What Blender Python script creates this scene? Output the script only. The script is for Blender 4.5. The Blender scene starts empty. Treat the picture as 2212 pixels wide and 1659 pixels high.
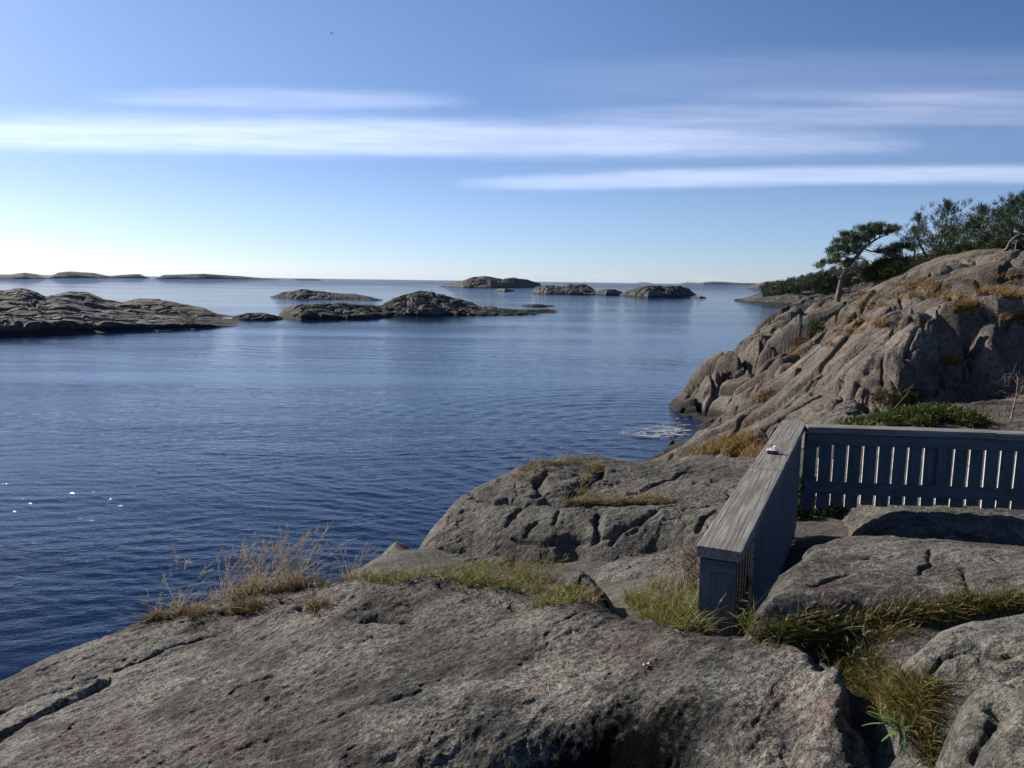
import bpy, bmesh, math, random
import numpy as np
from mathutils import Matrix, Vector
from mathutils.bvhtree import BVHTree

random.seed(7)
rng = np.random.default_rng(7)
C = bpy.context.scene.collection

# ------------------------------------------------------------------ camera
EYE_H = 6.5
PITCH = math.radians(7.53)
ROLL = math.radians(0.81)
FPX = 1684.9                      # focal length on a 2212 px wide picture
CX, CY = 1106.0, 829.5
_r0 = np.array([1.0, 0, 0]); _f = np.array([0, math.cos(PITCH), -math.sin(PITCH)])
_u0 = np.array([0, math.sin(PITCH), math.cos(PITCH)])
_R = _r0 * math.cos(ROLL) + _u0 * math.sin(ROLL)
_U = _u0 * math.cos(ROLL) - _r0 * math.sin(ROLL)
cam_d = bpy.data.cameras.new("camera")
cam = bpy.data.objects.new("camera", cam_d); C.objects.link(cam)
cam_d.sensor_fit = 'HORIZONTAL'; cam_d.sensor_width = 36.0
cam_d.lens = 36.0 * FPX / 2212.0
cam_d.clip_start = 0.05; cam_d.clip_end = 200000
M = Matrix(((_R[0], _U[0], -_f[0], 0), (_R[1], _U[1], -_f[1], 0), (_R[2], _U[2], -_f[2], EYE_H), (0, 0, 0, 1)))
cam.matrix_world = M
bpy.context.scene.camera = cam

# ------------------------------------------------------------------ light
SUN_AZ, SUN_EL = -50.0, 27.0      # degrees; azimuth from the view axis (+Y) to the right
sa, se = math.radians(SUN_AZ), math.radians(SUN_EL)
SUN = np.array([math.sin(sa) * math.cos(se), math.cos(sa) * math.cos(se), math.sin(se)])
sl = bpy.data.lights.new("sun", 'SUN'); sl.energy = 5.0; sl.angle = math.radians(0.53); sl.color = (1.0, 0.93, 0.82)
so = bpy.data.objects.new("sun", sl); C.objects.link(so); so.location = (0, 0, 60)
so.rotation_euler = Vector(-SUN).to_track_quat('-Z', 'Y').to_euler()
sc = bpy.context.scene
sc.view_settings.view_transform = 'Standard'; sc.view_settings.look = 'None'
sc.view_settings.gamma = 1.0; sc.view_settings.use_curve_mapping = False
sc.view_settings.exposure = 0.58
sc.render.engine = 'CYCLES'
sc.cycles.max_bounces = 5; sc.cycles.diffuse_bounces = 2; sc.cycles.glossy_bounces = 3
sc.cycles.transmission_bounces = 2; sc.cycles.caustics_reflective = False; sc.cycles.caustics_refractive = False
sc.cycles.sample_clamp_indirect = 4.0


def px_ray(px, py):
    """pixel of the 2212 px wide picture -> (azimuth, rise per metre of horizontal run)"""
    d = _f + (px - CX) / FPX * _R - (py - CY) / FPX * _U
    h = math.hypot(d[0], d[1])
    return math.atan2(d[0], d[1]), d[2] / h


def P(px, py, dist):
    a, t = px_ray(px, py)
    return np.array([dist * math.sin(a), dist * math.cos(a), EYE_H + t * dist])


def PZ(px, py, z):
    a, t = px_ray(px, py)
    d = (z - EYE_H) / t
    return np.array([d * math.sin(a), d * math.cos(a), z])


# ------------------------------------------------------------------ node helpers
class NT:
    def __init__(self, tree):
        self.t = tree; self.n = tree.nodes; self.l = tree.links

    def new(self, typ, **kw):
        nd = self.n.new(typ)
        for k, v in kw.items(): setattr(nd, k, v)
        return nd

    def put(self, sock, v):
        if isinstance(v, bpy.types.NodeSocket): self.l.new(v, sock)
        elif v is not None:
            if isinstance(v, (tuple, list)) and len(v) == 3 and sock.type == 'RGBA': v = (*v, 1)
            sock.default_value = v

    def math(self, op, a, b=None, c=None, clamp=False):
        nd = self.new('ShaderNodeMath', operation=op, use_clamp=clamp)
        self.put(nd.inputs[0], a)
        if b is not None: self.put(nd.inputs[1], b)
        if c is not None: self.put(nd.inputs[2], c)
        return nd.outputs[0]

    def vmath(self, op, a, b=None):
        nd = self.new('ShaderNodeVectorMath', operation=op)
        self.put(nd.inputs[0], a)
        if b is not None: self.put(nd.inputs[1], b)
        return nd.outputs[0]

    def mapping(self, vec, scale=(1, 1, 1), rot=(0, 0, 0), loc=(0, 0, 0)):
        nd = self.new('ShaderNodeMapping')
        self.put(nd.inputs['Vector'], vec); nd.inputs['Scale'].default_value = scale
        nd.inputs['Rotation'].default_value = rot; nd.inputs['Location'].default_value = loc
        return nd.outputs[0]

    def noise(self, vec, scale, detail=4, rough=0.55, dist=0.0, color=False):
        nd = self.new('ShaderNodeTexNoise')
        self.put(nd.inputs['Vector'], vec); self.put(nd.inputs['Scale'], scale)
        nd.inputs['Detail'].default_value = detail; nd.inputs['Roughness'].default_value = rough
        nd.inputs['Distortion'].default_value = dist
        return nd.outputs['Color' if color else 'Fac']

    def voronoi(self, vec, scale, feature='F1', out='Distance', dim='3D'):
        nd = self.new('ShaderNodeTexVoronoi', feature=feature, voronoi_dimensions=dim)
        self.put(nd.inputs['Vector'], vec); nd.inputs['Scale'].default_value = scale
        return nd.outputs[out]

    def range(self, v, a, b, c=0.0, d=1.0, smooth=True):
        nd = self.new('ShaderNodeMapRange', clamp=True)
        nd.interpolation_type = 'SMOOTHSTEP' if smooth else 'LINEAR'
        self.put(nd.inputs[0], v)
        for i, x in enumerate((a, b, c, d)): self.put(nd.inputs[i + 1], x)
        return nd.outputs[0]

    def mix(self, f, a, b, mode='MIX'):
        nd = self.new('ShaderNodeMix', data_type='RGBA', blend_type=mode)
        self.put(nd.inputs[0], f); self.put(nd.inputs[6], a); self.put(nd.inputs[7], b)
        return nd.outputs[2]

    def bump(self, h, strength=0.5, dist=0.02, normal=None):
        nd = self.new('ShaderNodeBump')
        self.put(nd.inputs['Strength'], strength); self.put(nd.inputs['Distance'], dist)
        self.put(nd.inputs['Height'], h)
        if normal is not None: self.put(nd.inputs['Normal'], normal)
        return nd.outputs[0]


def new_mat(name):
    m = bpy.data.materials.new(name); m.use_nodes = True
    t = NT(m.node_tree); b = m.node_tree.nodes['Principled BSDF']
    return m, t, b


# ------------------------------------------------------------------ sky
w = bpy.data.worlds.new("World"); sc.world = w; w.use_nodes = True
t = NT(w.node_tree); t.n.clear()
sky = t.new('ShaderNodeTexSky', sky_type='NISHITA')
sky.sun_disc = False; sky.sun_elevation = se; sky.sun_rotation = sa
sky.air_density = 0.6; sky.dust_density = 0.15; sky.ozone_density = 5.6; sky.altitude = 0
bg = t.new('ShaderNodeBackground'); bg.inputs['Strength'].default_value = 0.092
co = t.new('ShaderNodeTexCoord').outputs['Generated']
sep = t.new('ShaderNodeSeparateXYZ'); t.l.new(co, sep.inputs[0])
AZ = t.math('MULTIPLY', t.math('ARCTAN2', sep.outputs[0], sep.outputs[1]), 57.29578)
EL = t.math('MULTIPLY', t.math('ARCTAN2', sep.outputs[2], t.math('MAXIMUM', sep.outputs[1], 0.02)), 57.29578)   # rise seen square-on, so level bands stay level
# camera white balance of this day: warmer near the horizon, fuller blue higher up, darkest away from the sun
gr = t.mix(t.range(EL, 0.3, 6.0), (0.95, 0.83, 0.80), (1.14, 0.95, 0.865))
gr = t.mix(t.range(EL, 6.0, 21.0), gr, (1.30, 1.16, 1.05))
far_ = t.math('MULTIPLY', t.range(AZ, 0.0, 42.0, smooth=False), t.range(EL, 5.0, 24.0))
gr = t.mix(far_, gr, (0.62, 0.70, 0.78))
t.l.new(t.mix(1.0, sky.outputs[0], gr, 'MULTIPLY'), bg.inputs['Color'])
cmb = t.new('ShaderNodeCombineXYZ'); t.l.new(AZ, cmb.inputs[0]); t.l.new(EL, cmb.inputs[1])
ae = cmb.outputs[0]
warp = t.math('SUBTRACT', t.noise(t.mapping(ae, (0.055, 0.22, 1)), 1.0, 3, 0.5), 0.5)
warp2 = t.math('SUBTRACT', t.noise(t.mapping(ae, (0.22, 0.7, 1), loc=(5, 3, 0)), 1.0, 4, 0.55), 0.5)
ELw = t.math('ADD', EL, t.math('ADD', t.math('MULTIPLY', warp, 0.45), t.math('MULTIPLY', warp2, 0.32)))
fib = t.noise(t.mapping(ae, (0.10, 1.5, 1), rot=(0, 0, 0.01)), 1.0, 5, 0.6)
fib = t.range(fib, 0.25, 0.72, 0.62, 1.0)


fa = t.noise(t.mapping(ae, (0.13, 2.6, 1), rot=(0, 0, -0.02), loc=(2, 0, 0)), 1.0, 6, 0.62, 0.4)
fb = t.noise(t.mapping(ae, (0.45, 1.6, 1), rot=(0, 0, 0.06), loc=(9, 4, 0)), 1.0, 6, 0.66, 0.3)
fib2 = t.math('SUBTRACT', t.math('ADD', t.math('MULTIPLY', fa, 0.65), t.math('MULTIPLY', fb, 0.35)), 0.5)


def streak(x0, y0, x1, y1, up, down, strength, power=1.0):
    a0, t0 = px_ray(x0, y0); a1, t1 = px_ray(x1, y1)
    a0, a1 = math.degrees(a0), math.degrees(a1)
    e0, e1 = [math.degrees(math.atan2(t_, math.cos(math.radians(a_)))) for t_, a_ in ((t0, a0), (t1, a1))]
    ac, ha, ec, sl_ = (a0 + a1) / 2, (a1 - a0) / 2, (e0 + e1) / 2, (e1 - e0) / (a1 - a0)
    dt = t.math('MULTIPLY', t.math('SUBTRACT', AZ, ac), 1 / ha)
    tap = t.math('SQRT', t.math('MAXIMUM', t.math('SUBTRACT', 1.0, t.math('MULTIPLY', dt, dt)), 0.0))
    dv = t.math('SUBTRACT', ELw, t.math('MULTIPLY_ADD', dt, sl_ * ha, ec))
    th = t.math('MULTIPLY', t.math('MULTIPLY_ADD', t.math('GREATER_THAN', dv, 0.0), up - down, down), t.math('ADD', t.math('POWER', tap, 0.4), 0.02))
    q = t.math('DIVIDE', dv, th)
    q2 = t.math('POWER', t.math('ABSOLUTE', q), 2.6)
    m = t.math('EXPONENT', t.math('MULTIPLY', q2, -1.0))
    m = t.math('MULTIPLY', m, t.math('POWER', tap, power * 1.7))
    m = t.range(t.math('ADD', m, t.math('MULTIPLY', fib2, 0.42)), 0.10, 1.02)
    return t.math('MULTIPLY', m, strength)


cl = None
for s in (
    (-500, 294, 2020, 314, 1.62, 1.10, 1.0, 0.5),        # the long bright bank
    (-500, 262, 1150, 290, 1.5, 1.3, 0.32, 0.8),
    (960, 398, 2860, 371, 0.74, 0.66, 1.0, 0.5),          # lower right bank
    (150, 210, 1060, 224, 0.85, 0.60, 0.58, 0.8),         # upper left wisp
    (1120, 248, 2600, 258, 0.75, 0.65, 0.42, 0.7),
    (1500, 206, 2260, 204, 0.60, 0.50, 0.20, 0.8),
    (1750, 222, 2800, 214, 0.65, 0.6, 0.34, 0.8),
    (1050, 175, 3000, 150, 1.6, 2.8, 0.22, 0.8),          # thin veil at upper right
    (1050, 330, 3000, 240, 2.4, 2.8, 0.12, 0.8),
):
    v = streak(*s)
    cl = v if cl is None else t.math('ADD', cl, v)
cl = t.math('MULTIPLY', cl, fib)
# small cumulus heads low on the horizon
cum = t.noise(t.mapping(ae, (1.0, 1.5, 1)), 2.2, 6, 0.65)
for (x0, x1, yb, hh) in ((1200, 1420, 611, 0.95), (1480, 1600, 613, 0.9)):
    a0 = math.degrees(px_ray(x0, yb)[0]); a1 = math.degrees(px_ray(x1, yb)[0])
    dt = t.math('MULTIPLY', t.math('SUBTRACT', AZ, (a0 + a1) / 2), 2 / (a1 - a0))
    tap = t.math('SUBTRACT', 1.0, t.math('MULTIPLY', dt, dt))
    top = t.math('MULTIPLY', t.math('MULTIPLY', t.math('SUBTRACT', t.math('MULTIPLY', cum, 2.2), 0.55), hh), t.math('MAXIMUM', tap, 0.0))
    cl = t.math('ADD', cl, t.math('MULTIPLY', t.range(t.math('SUBTRACT', top, EL), -0.02, 0.12), 0.11))
cl = t.math('MULTIPLY', cl, t.range(EL, 0.0, 0.3))
cbg = t.new('ShaderNodeBackground'); cbg.inputs['Color'].default_value = (0.95, 0.86, 0.84, 1)
t.l.new(t.math('MULTIPLY', cl, 0.27), cbg.inputs['Strength'])
fade = t.new('ShaderNodeMixShader')      # cloud veils the blue behind it a little as well
addn = t.new('ShaderNodeAddShader')
t.l.new(bg.outputs[0], addn.inputs[0]); t.l.new(cbg.outputs[0], addn.inputs[1])
t.n.remove(fade)
out = t.new('ShaderNodeOutputWorld'); t.l.new(addn.outputs[0], out.inputs['Surface'])

# ------------------------------------------------------------------ object helpers


def tag(o, label=None, cat=None, group=None, kind=None):
    if label: o['label'] = label
    if cat: o['category'] = cat
    if group: o['group'] = group
    if kind: o['kind'] = kind
    return o


def empty(name, loc=(0, 0, 0)):
    o = bpy.data.objects.new(name, None); C.objects.link(o); o.location = loc
    o.empty_display_size = 0.2
    return o


def mesh_np(name, V, F, mat, parent=None, smooth=True, col=None, matrix=None):
    """V (n,3), F (m,3|4) numpy arrays -> one mesh object"""
    me = bpy.data.meshes.new(name)
    V = np.asarray(V, dtype=np.float32); F = np.asarray(F, dtype=np.int32)
    k = F.shape[1]
    me.vertices.add(len(V)); me.vertices.foreach_set('co', V.ravel())
    me.loops.add(F.size); me.loops.foreach_set('vertex_index', F.ravel())
    me.polygons.add(len(F))
    me.polygons.foreach_set('loop_start', np.arange(0, F.size, k, dtype=np.int32))
    me.polygons.foreach_set('use_smooth', np.full(len(F), smooth))
    if col is not None:
        ca = me.color_attributes.new('tint', 'FLOAT_COLOR', 'POINT')
        c4 = np.ones((len(V), 4), dtype=np.float32); c4[:, :3] = col
        ca.data.foreach_set('color', c4.ravel())
    me.update(calc_edges=True); me.validate()
    if mat: me.materials.append(mat)
    o = bpy.data.objects.new(name, me); C.objects.link(o)
    if matrix is not None: o.matrix_world = matrix
    if parent is not None:
        o.parent = parent
        o.matrix_parent_inverse = Matrix.Translation(-Vector(parent.location))
    return o


def join_vf(parts):
    Vs, Fs, Cs, n = [], [], [], 0
    for p in parts:
        Vs.append(p[0]); Fs.append(p[1] + n); n += len(p[0])
        if len(p) > 2: Cs.append(p[2])
    return np.concatenate(Vs), np.concatenate(Fs), (np.concatenate(Cs) if Cs else None)


# ------------------------------------------------------------------ noise in numpy
_pt = np.random.default_rng(11)
_G = _pt.normal(size=(256, 3)); _G /= np.linalg.norm(_G, axis=1)[:, None]; _G = _G.astype(np.float32)


def _hash(ix, iy, iz):
    h = (ix.astype(np.uint32) * np.uint32(374761393)) ^ (iy.astype(np.uint32) * np.uint32(668265263)) ^ (iz.astype(np.uint32) * np.uint32(2246822519))
    h = (h ^ (h >> np.uint32(13))) * np.uint32(1274126177)
    return h ^ (h >> np.uint32(16))


def perlin(x, y, z=None):
    x = np.asarray(x, np.float32); y = np.asarray(y, np.float32)
    z = np.full_like(x, 0.37) if z is None else np.asarray(z, np.float32)
    xi, yi, zi = np.floor(x).astype(np.int32), np.floor(y).astype(np.int32), np.floor(z).astype(np.int32)
    xf, yf, zf = x - xi, y - yi, z - zi
    u, v, w_ = [q * q * q * (q * (q * 6 - 15) + 10) for q in (xf, yf, zf)]
    r = 0
    for dx in (0, 1):
        for dy in (0, 1):
            for dz in (0, 1):
                g = _G[_hash(xi + dx, yi + dy, zi + dz) & np.uint32(255)]
                d = g[..., 0] * (xf - dx) + g[..., 1] * (yf - dy) + g[..., 2] * (zf - dz)
                r = r + d * (u if dx else 1 - u) * (v if dy else 1 - v) * (w_ if dz else 1 - w_)
    return r * 1.5


def fbm(x, y, z=None, octv=4, gain=0.5, lac=2.03):
    r, a, f = 0, 1.0, 1.0
    for i in range(octv):
        r = r + a * perlin(x * f + 17.3 * i, y * f - 9.1 * i, None if z is None else z * f + 3.7 * i)
        a *= gain; f *= lac
    return r


def voro(x, y, seed=0):
    """2-D jittered cells -> F1, F2-F1, two random values of the nearest cell, offset to its centre"""
    xi, yi = np.floor(x).astype(np.int32), np.floor(y).astype(np.int32)
    f1 = np.full(x.shape, 9.0, np.float32); f2 = f1.copy()
    r1 = np.zeros_like(f1); r2 = np.zeros_like(f1); ox = np.zeros_like(f1); oy = np.zeros_like(f1)
    for dx in (-1, 0, 1):
        for dy in (-1, 0, 1):
            cx, cy = xi + dx, yi + dy
            h = _hash(cx, cy, np.full_like(cx, seed))
            ja = (h & np.uint32(1023)) / 1023.0; jb = ((h >> np.uint32(10)) & np.uint32(1023)) / 1023.0
            qx = cx + 0.1 + 0.8 * ja - x; qy = cy + 0.1 + 0.8 * jb - y
            d = np.sqrt(qx * qx + qy * qy)
            h2 = _hash(cy, cx, np.full_like(cx, seed + 77))
            c1 = (h2 & np.uint32(1023)) / 1023.0; c2 = ((h2 >> np.uint32(10)) & np.uint32(1023)) / 1023.0
            near = d < f1
            f2 = np.where(near, f1, np.minimum(f2, d))
            r1 = np.where(near, c1, r1); r2 = np.where(near, c2, r2)
            ox = np.where(near, -qx, ox); oy = np.where(near, -qy, oy)
            f1 = np.where(near, d, f1)
    return f1, f2 - f1, r1, r2, ox, oy


def sstep(a, b, x):
    q = np.clip((x - a) / (b - a), 0, 1)
    return q * q * (3 - 2 * q)


def seg_dist(x, y, pl):
    """distance of points to a plan polyline, and the signed side (left of travel positive)"""
    best = np.full(x.shape, 1e9, np.float32); side = np.zeros(x.shape, np.float32); par = np.zeros(x.shape, np.float32)
    n = len(pl) - 1
    for i in range(n):
        ax, ay = pl[i]; bx, by = pl[i + 1]
        ex, ey = bx - ax, by - ay
        L = ex * ex + ey * ey + 1e-12
        q = np.clip(((x - ax) * ex + (y - ay) * ey) / L, 0, 1)
        dx, dy = x - (ax + q * ex), y - (ay + q * ey)
        d = np.sqrt(dx * dx + dy * dy)
        nb = d < best
        side = np.where(nb, np.sign(ex * dy - ey * dx), side)
        par = np.where(nb, (i + q) / n, par)
        best = np.where(nb, d, best)
    return best, side, par


def poly_inside_dist(x, y, poly):
    """signed distance to a closed plan polygon, positive inside"""
    pl = list(poly) + [poly[0]]
    d, _, _ = seg_dist(x, y, pl)
    inside = np.zeros(x.shape, bool)
    for i in range(len(poly)):
        ax, ay = pl[i]; bx, by = pl[i + 1]
        c = ((ay > y) != (by > y)) & (x < (bx - ax) * (y - ay) / (by - ay + 1e-12) + ax)
        inside ^= c
    return np.where(inside, d, -d)


# ------------------------------------------------------------------ smooth surfaces through known points
KV = 0.7


class TPS:
    def __init__(self, pts, reg=1e-4):
        p = np.array(pts, float)
        self.uv = np.stack([np.arctan2(p[:, 0], p[:, 1]), KV * np.log(np.hypot(p[:, 0], p[:, 1]))], 1)
        n = len(p)
        K = self._k(self.uv, self.uv) + reg * np.eye(n)
        Q = np.c_[np.ones(n), self.uv]
        A = np.zeros((n + 3, n + 3)); A[:n, :n] = K; A[:n, n:] = Q; A[n:, :n] = Q.T
        b = np.zeros(n + 3); b[:n] = p[:, 2]
        s = np.linalg.solve(A, b); self.w, self.a = s[:n], s[n:]

    @staticmethod
    def _k(a, b):
        d2 = ((a[:, None, :] - b[None, :, :]) ** 2).sum(-1)
        return 0.5 * d2 * np.log(d2 + 1e-12)

    def __call__(self, x, y):
        sh = x.shape
        uv = np.stack([np.arctan2(x, y).ravel(), KV * np.log(np.hypot(x, y)).ravel()], 1)
        r = np.empty(len(uv))
        for i in range(0, len(uv), 20000):
            q = uv[i:i + 20000]
            r[i:i + 20000] = self._k(q, self.uv) @ self.w + self.a[0] + q @ self.a[1:]
        return r.reshape(sh)

    def hit(self, px, py, d0, d1, n=700):
        """walk a sight line until it meets the surface"""
        a, tn = px_ray(px, py)
        d = np.exp(np.linspace(math.log(d0), math.log(d1), n))
        x, y = d * math.sin(a), d * math.cos(a)
        below = (EYE_H + tn * d) < self(x, y)
        i = int(np.argmax(below)) if below.any() else n - 1
        return np.array([x[i], y[i], EYE_H + tn * d[i]])


def polar_grid(a0, a1, na, d0, d1, nd):
    a = np.radians(np.linspace(a0, a1, na)); d = np.exp(np.linspace(math.log(d0), math.log(d1), nd))
    A, D = np.meshgrid(a, d)
    return D * np.sin(A), D * np.cos(A)


def grid_faces(nr, nc, keep=None):
    i = np.arange(nr * nc).reshape(nr, nc)
    F = np.stack([i[:-1, :-1].ravel(), i[:-1, 1:].ravel(), i[1:, 1:].ravel(), i[1:, :-1].ravel()], 1)
    if keep is not None:
        k = keep.ravel(); F = F[k[F].any(1)]
    return F


def compact(V, F):
    used = np.zeros(len(V), bool); used[F.ravel()] = True
    idx = np.cumsum(used) - 1
    return V[used], idx[F]


def carve(X, Y, Z, cracks, tps, d0, d1, warp=0.05, wscale=3.0):
    """cracks: (pixels, width m, depth m, step m) traced on the picture, thrown onto the surface"""
    if not cracks: return Z
    wx = X + warp * fbm(X * wscale, Y * wscale, octv=3); wy = Y + warp * fbm(X * wscale + 40, Y * wscale, octv=3)
    for (pix, wid, dep, step) in cracks:
        pl = []
        for i in range(len(pix) - 1):
            for q in np.linspace(0, 1, 4)[:(3 if i < len(pix) - 2 else 4)]:
                h = tps.hit(pix[i][0] * (1 - q) + pix[i + 1][0] * q, pix[i][1] * (1 - q) + pix[i + 1][1] * q, d0, d1)
                pl.append((h[0], h[1]))
        px_, py_ = np.array(pl).T
        pad = max(wid * 6, abs(step) * 8)
        m = (X > px_.min() - pad) & (X < px_.max() + pad) & (Y > py_.min() - pad) & (Y < py_.max() + pad)
        if not m.any(): continue
        d, s, q = seg_dist(wx[m], wy[m], pl)
        ends = sstep(0, 0.12, q) * sstep(1.0, 0.85, q) * (0.75 + 0.5 * perlin(q * 9 + len(pix), q * 0 + px_[0]))
        dz = -dep * np.exp(-(d / wid) ** 1.6) * ends
        if step: dz = dz + step * (s > 0) * np.exp(-d / (abs(step) * 3.5)) * ends
        Z[m] += dz
    return Z

# ------------------------------------------------------------------ materials
ALB = 0.49


def rock_mat(name, light=(0.30, 0.275, 0.245), dark=(0.17, 0.155, 0.14), rust=(0.16, 0.10, 0.075), pale=(0.40, 0.40, 0.35),
             black=(0.045, 0.043, 0.04), scale=1.0, strike=0.0, rust_amt=0.5, pale_amt=0.5, black_amt=0.5,
             grain=1.0, bump=1.0, wet=None, moss=None, spark=0.0, black_patch=None):
    """weathered gneiss: grey-brown ground mass, foliation streaks, crusts of lichen, fine grain"""
    m, t, b = new_mat(name)
    pos = t.new('ShaderNodeNewGeometry').outputs['Position']
    s = scale
    st = t.mapping(pos, (0.55, 4.0, 4.0), rot=(0, 0, strike))
    big = t.noise(pos, 0.55 * s, 5, 0.6)
    mid = t.noise(pos, 3.1 * s, 6, 0.65)
    streak_ = t.noise(st, 2.6 * s, 6, 0.65, 0.4)
    fine = t.noise(pos, 34 * s, 5, 0.7)
    grit = t.noise(pos, 150 * s, 3, 0.65)
    light, dark, rust, pale = [tuple(q * ALB for q in c_) for c_ in (light, dark, rust, pale)]
    v = t.math('ADD', t.math('MULTIPLY', big, 0.4), t.math('ADD', t.math('MULTIPLY', mid, 0.3), t.math('MULTIPLY', streak_, 0.3)))
    c = t.mix(t.range(v, 0.42, 0.58), dark, light)
    # reddish stain, dark crust and pale crust, each with its own ragged outline
    rm = t.noise(t.mapping(pos, loc=(7, 3, 1)), 1.15 * s, 8, 0.66, 0.3)
    c = t.mix(t.math('MULTIPLY', t.range(rm, 0.50, 0.60), rust_amt), c, rust)
    bm = t.noise(t.mapping(pos, loc=(-4, 9, 2)), 1.9 * s, 9, 0.72, 0.2)
    c = t.mix(t.math('MULTIPLY', t.range(bm, 0.485, 0.575), black_amt), c, black)
    pm = t.noise(t.mapping(pos, loc=(13, -6, 4)), 3.4 * s, 9, 0.70, 0.2)
    c = t.mix(t.math('MULTIPLY', t.range(pm, 0.515, 0.585), pale_amt), c, pale)
    pv = t.noise(t.mapping(pos, loc=(3, 26, 4)), 11 * s, 6, 0.7)
    c = t.mix(t.math('MULTIPLY', t.range(pv, 0.55, 0.62), pale_amt * 0.8), c, pale)
    # grain
    g = t.math('ADD', t.math('MULTIPLY', fine, 0.9), t.math('MULTIPLY', grit, 0.7))
    gm = t.range(g, 0.64, 0.96, 1 - 0.62 * grain, 1 + 0.55 * grain, smooth=False)
    c = t.mix(1.0, c, t.comb(gm), 'MULTIPLY')
    dk = t.range(t.noise(t.mapping(pos, loc=(1, 1, 8)), 52 * s, 3, 0.6), 0.55, 0.64)
    c = t.mix(t.math('MULTIPLY', dk, 0.62 * grain, clamp=True), c, (0.03, 0.03, 0.03))
    if moss:
        nz = t.new('ShaderNodeSeparateXYZ'); t.l.new(t.new('ShaderNodeNewGeometry').outputs['Normal'], nz.inputs[0])
        mm = t.math('MULTIPLY', t.range(nz.outputs[2], 0.62, 0.9), t.range(t.noise(pos, moss[1], 7, 0.65), 0.5, 0.62))
        c = t.mix(t.math('MULTIPLY', mm, moss[2]), c, moss[0])
    lo = t.noise(t.mapping(pos, loc=(2, 17, 5)), 0.9 * s, 4, 0.55)
    c = t.mix(1.0, c, t.comb(t.range(lo, 0.36, 0.62, 1.0 + 0.22 * black_amt, 1.0 - 0.36 * black_amt, smooth=False)), 'MULTIPLY')
    rough = 0.88; sm = None
    if black_patch:
        sd = t.new('ShaderNodeVectorMath', operation='LENGTH'); t.l.new(t.vmath('MULTIPLY', t.vmath('SUBTRACT', pos, tuple(black_patch[0])), black_patch[1]), sd.inputs[0])
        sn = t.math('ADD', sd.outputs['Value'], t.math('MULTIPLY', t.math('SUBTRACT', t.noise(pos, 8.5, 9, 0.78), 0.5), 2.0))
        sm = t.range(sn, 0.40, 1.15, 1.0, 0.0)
        c = t.mix(sm, c, (0.004, 0.004, 0.004))  # near-black patch with a ragged edge round the given centre
    if wet:
        pz = t.new('ShaderNodeSeparateXYZ'); t.l.new(pos, pz.inputs[0])
        hgt = t.math('ADD', pz.outputs[2], t.math('MULTIPLY', t.math('SUBTRACT', big, 0.5), wet * 2.2))
        wm = t.range(hgt, wet * 0.5, wet * 1.3, 1.0, 0.0)
        c = t.mix(t.math('MULTIPLY', wm, 0.92), c, (0.012, 0.011, 0.009))
    b.inputs["Roughness"].default_value = rough
    b.inputs['Specular IOR Level'].default_value = 0.25
    if spark:
        sp = t.range(t.voronoi(pos, 95 * s), 0.0, 0.16, 1.0, 0.0)
        pk = t.range(t.noise(pos, 40 * s, 1, 0.5), 0.62, 0.66)
        b.inputs['Roughness'].default_value = 0.88
        t.put(b.inputs['Roughness'], t.math('SUBTRACT', 0.88, t.math('MULTIPLY', t.math('MULTIPLY', sp, pk), spark)))
    t.l.new(c, b.inputs['Base Color'])
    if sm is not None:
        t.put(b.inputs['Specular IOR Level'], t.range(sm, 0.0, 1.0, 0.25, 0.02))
    h = t.math('ADD', t.math('MULTIPLY', mid, 1.0), t.math('MULTIPLY', streak_, 0.8))
    n1 = t.bump(h, 0.55 * bump, 0.10 / s)
    n2 = t.bump(t.math('ADD', fine, t.math('MULTIPLY', t.noise(pos, 78 * s, 3, 0.6), 0.5)), 0.85 * bump, 0.026 / s, n1)
    n3 = t.bump(grit, 0.7 * bump, 0.006 / s, n2)
    t.l.new(n3, b.inputs['Normal'])
    return m


def _comb(self, v):
    nd = self.new('ShaderNodeCombineXYZ')
    for i in range(3): self.put(nd.inputs[i], v)
    return nd.outputs[0]


NT.comb = _comb


def tint_mat(name, rough=0.7, trans=0.0, spec=0.3, var=0.25):
    """plants: colour held per blade or leaf, a little light let through"""
    m, t, b = new_mat(name)
    at = t.new('ShaderNodeAttribute', attribute_name='tint')
    pos = t.new('ShaderNodeNewGeometry').outputs['Position']
    f = t.range(t.noise(pos, 9.0, 3, 0.6), 0.3, 0.7, 1 - var, 1 + var, smooth=False)
    c = t.mix(1.0, at.outputs['Color'], t.comb(f), 'MULTIPLY')
    t.l.new(c, b.inputs['Base Color'])
    b.inputs['Roughness'].default_value = rough; b.inputs['Specular IOR Level'].default_value = spec
    if trans:
        tr = t.new('ShaderNodeBsdfTranslucent'); t.l.new(c, tr.inputs['Color'])
        mx = t.new('ShaderNodeMixShader'); mx.inputs[0].default_value = trans
        t.l.new(b.outputs[0], mx.inputs[1]); t.l.new(tr.outputs[0], mx.inputs[2])
        t.l.new(mx.outputs[0], t.n['Material Output'].inputs['Surface'])
    return m


def bark_mat(name, c0=(0.10, 0.07, 0.055), c1=(0.24, 0.19, 0.16), s=9.0):
    m, t, b = new_mat(name)
    pos = t.new('ShaderNodeNewGeometry').outputs['Position']
    n = t.noise(t.mapping(pos, (1, 1, 0.25)), s, 6, 0.7)
    t.l.new(t.mix(t.range(n, 0.35, 0.65), c0, c1), b.inputs['Base Color'])
    b.inputs['Roughness'].default_value = 0.9
    t.l.new(t.bump(n, 0.8, 0.03), b.inputs['Normal'])
    return m


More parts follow.
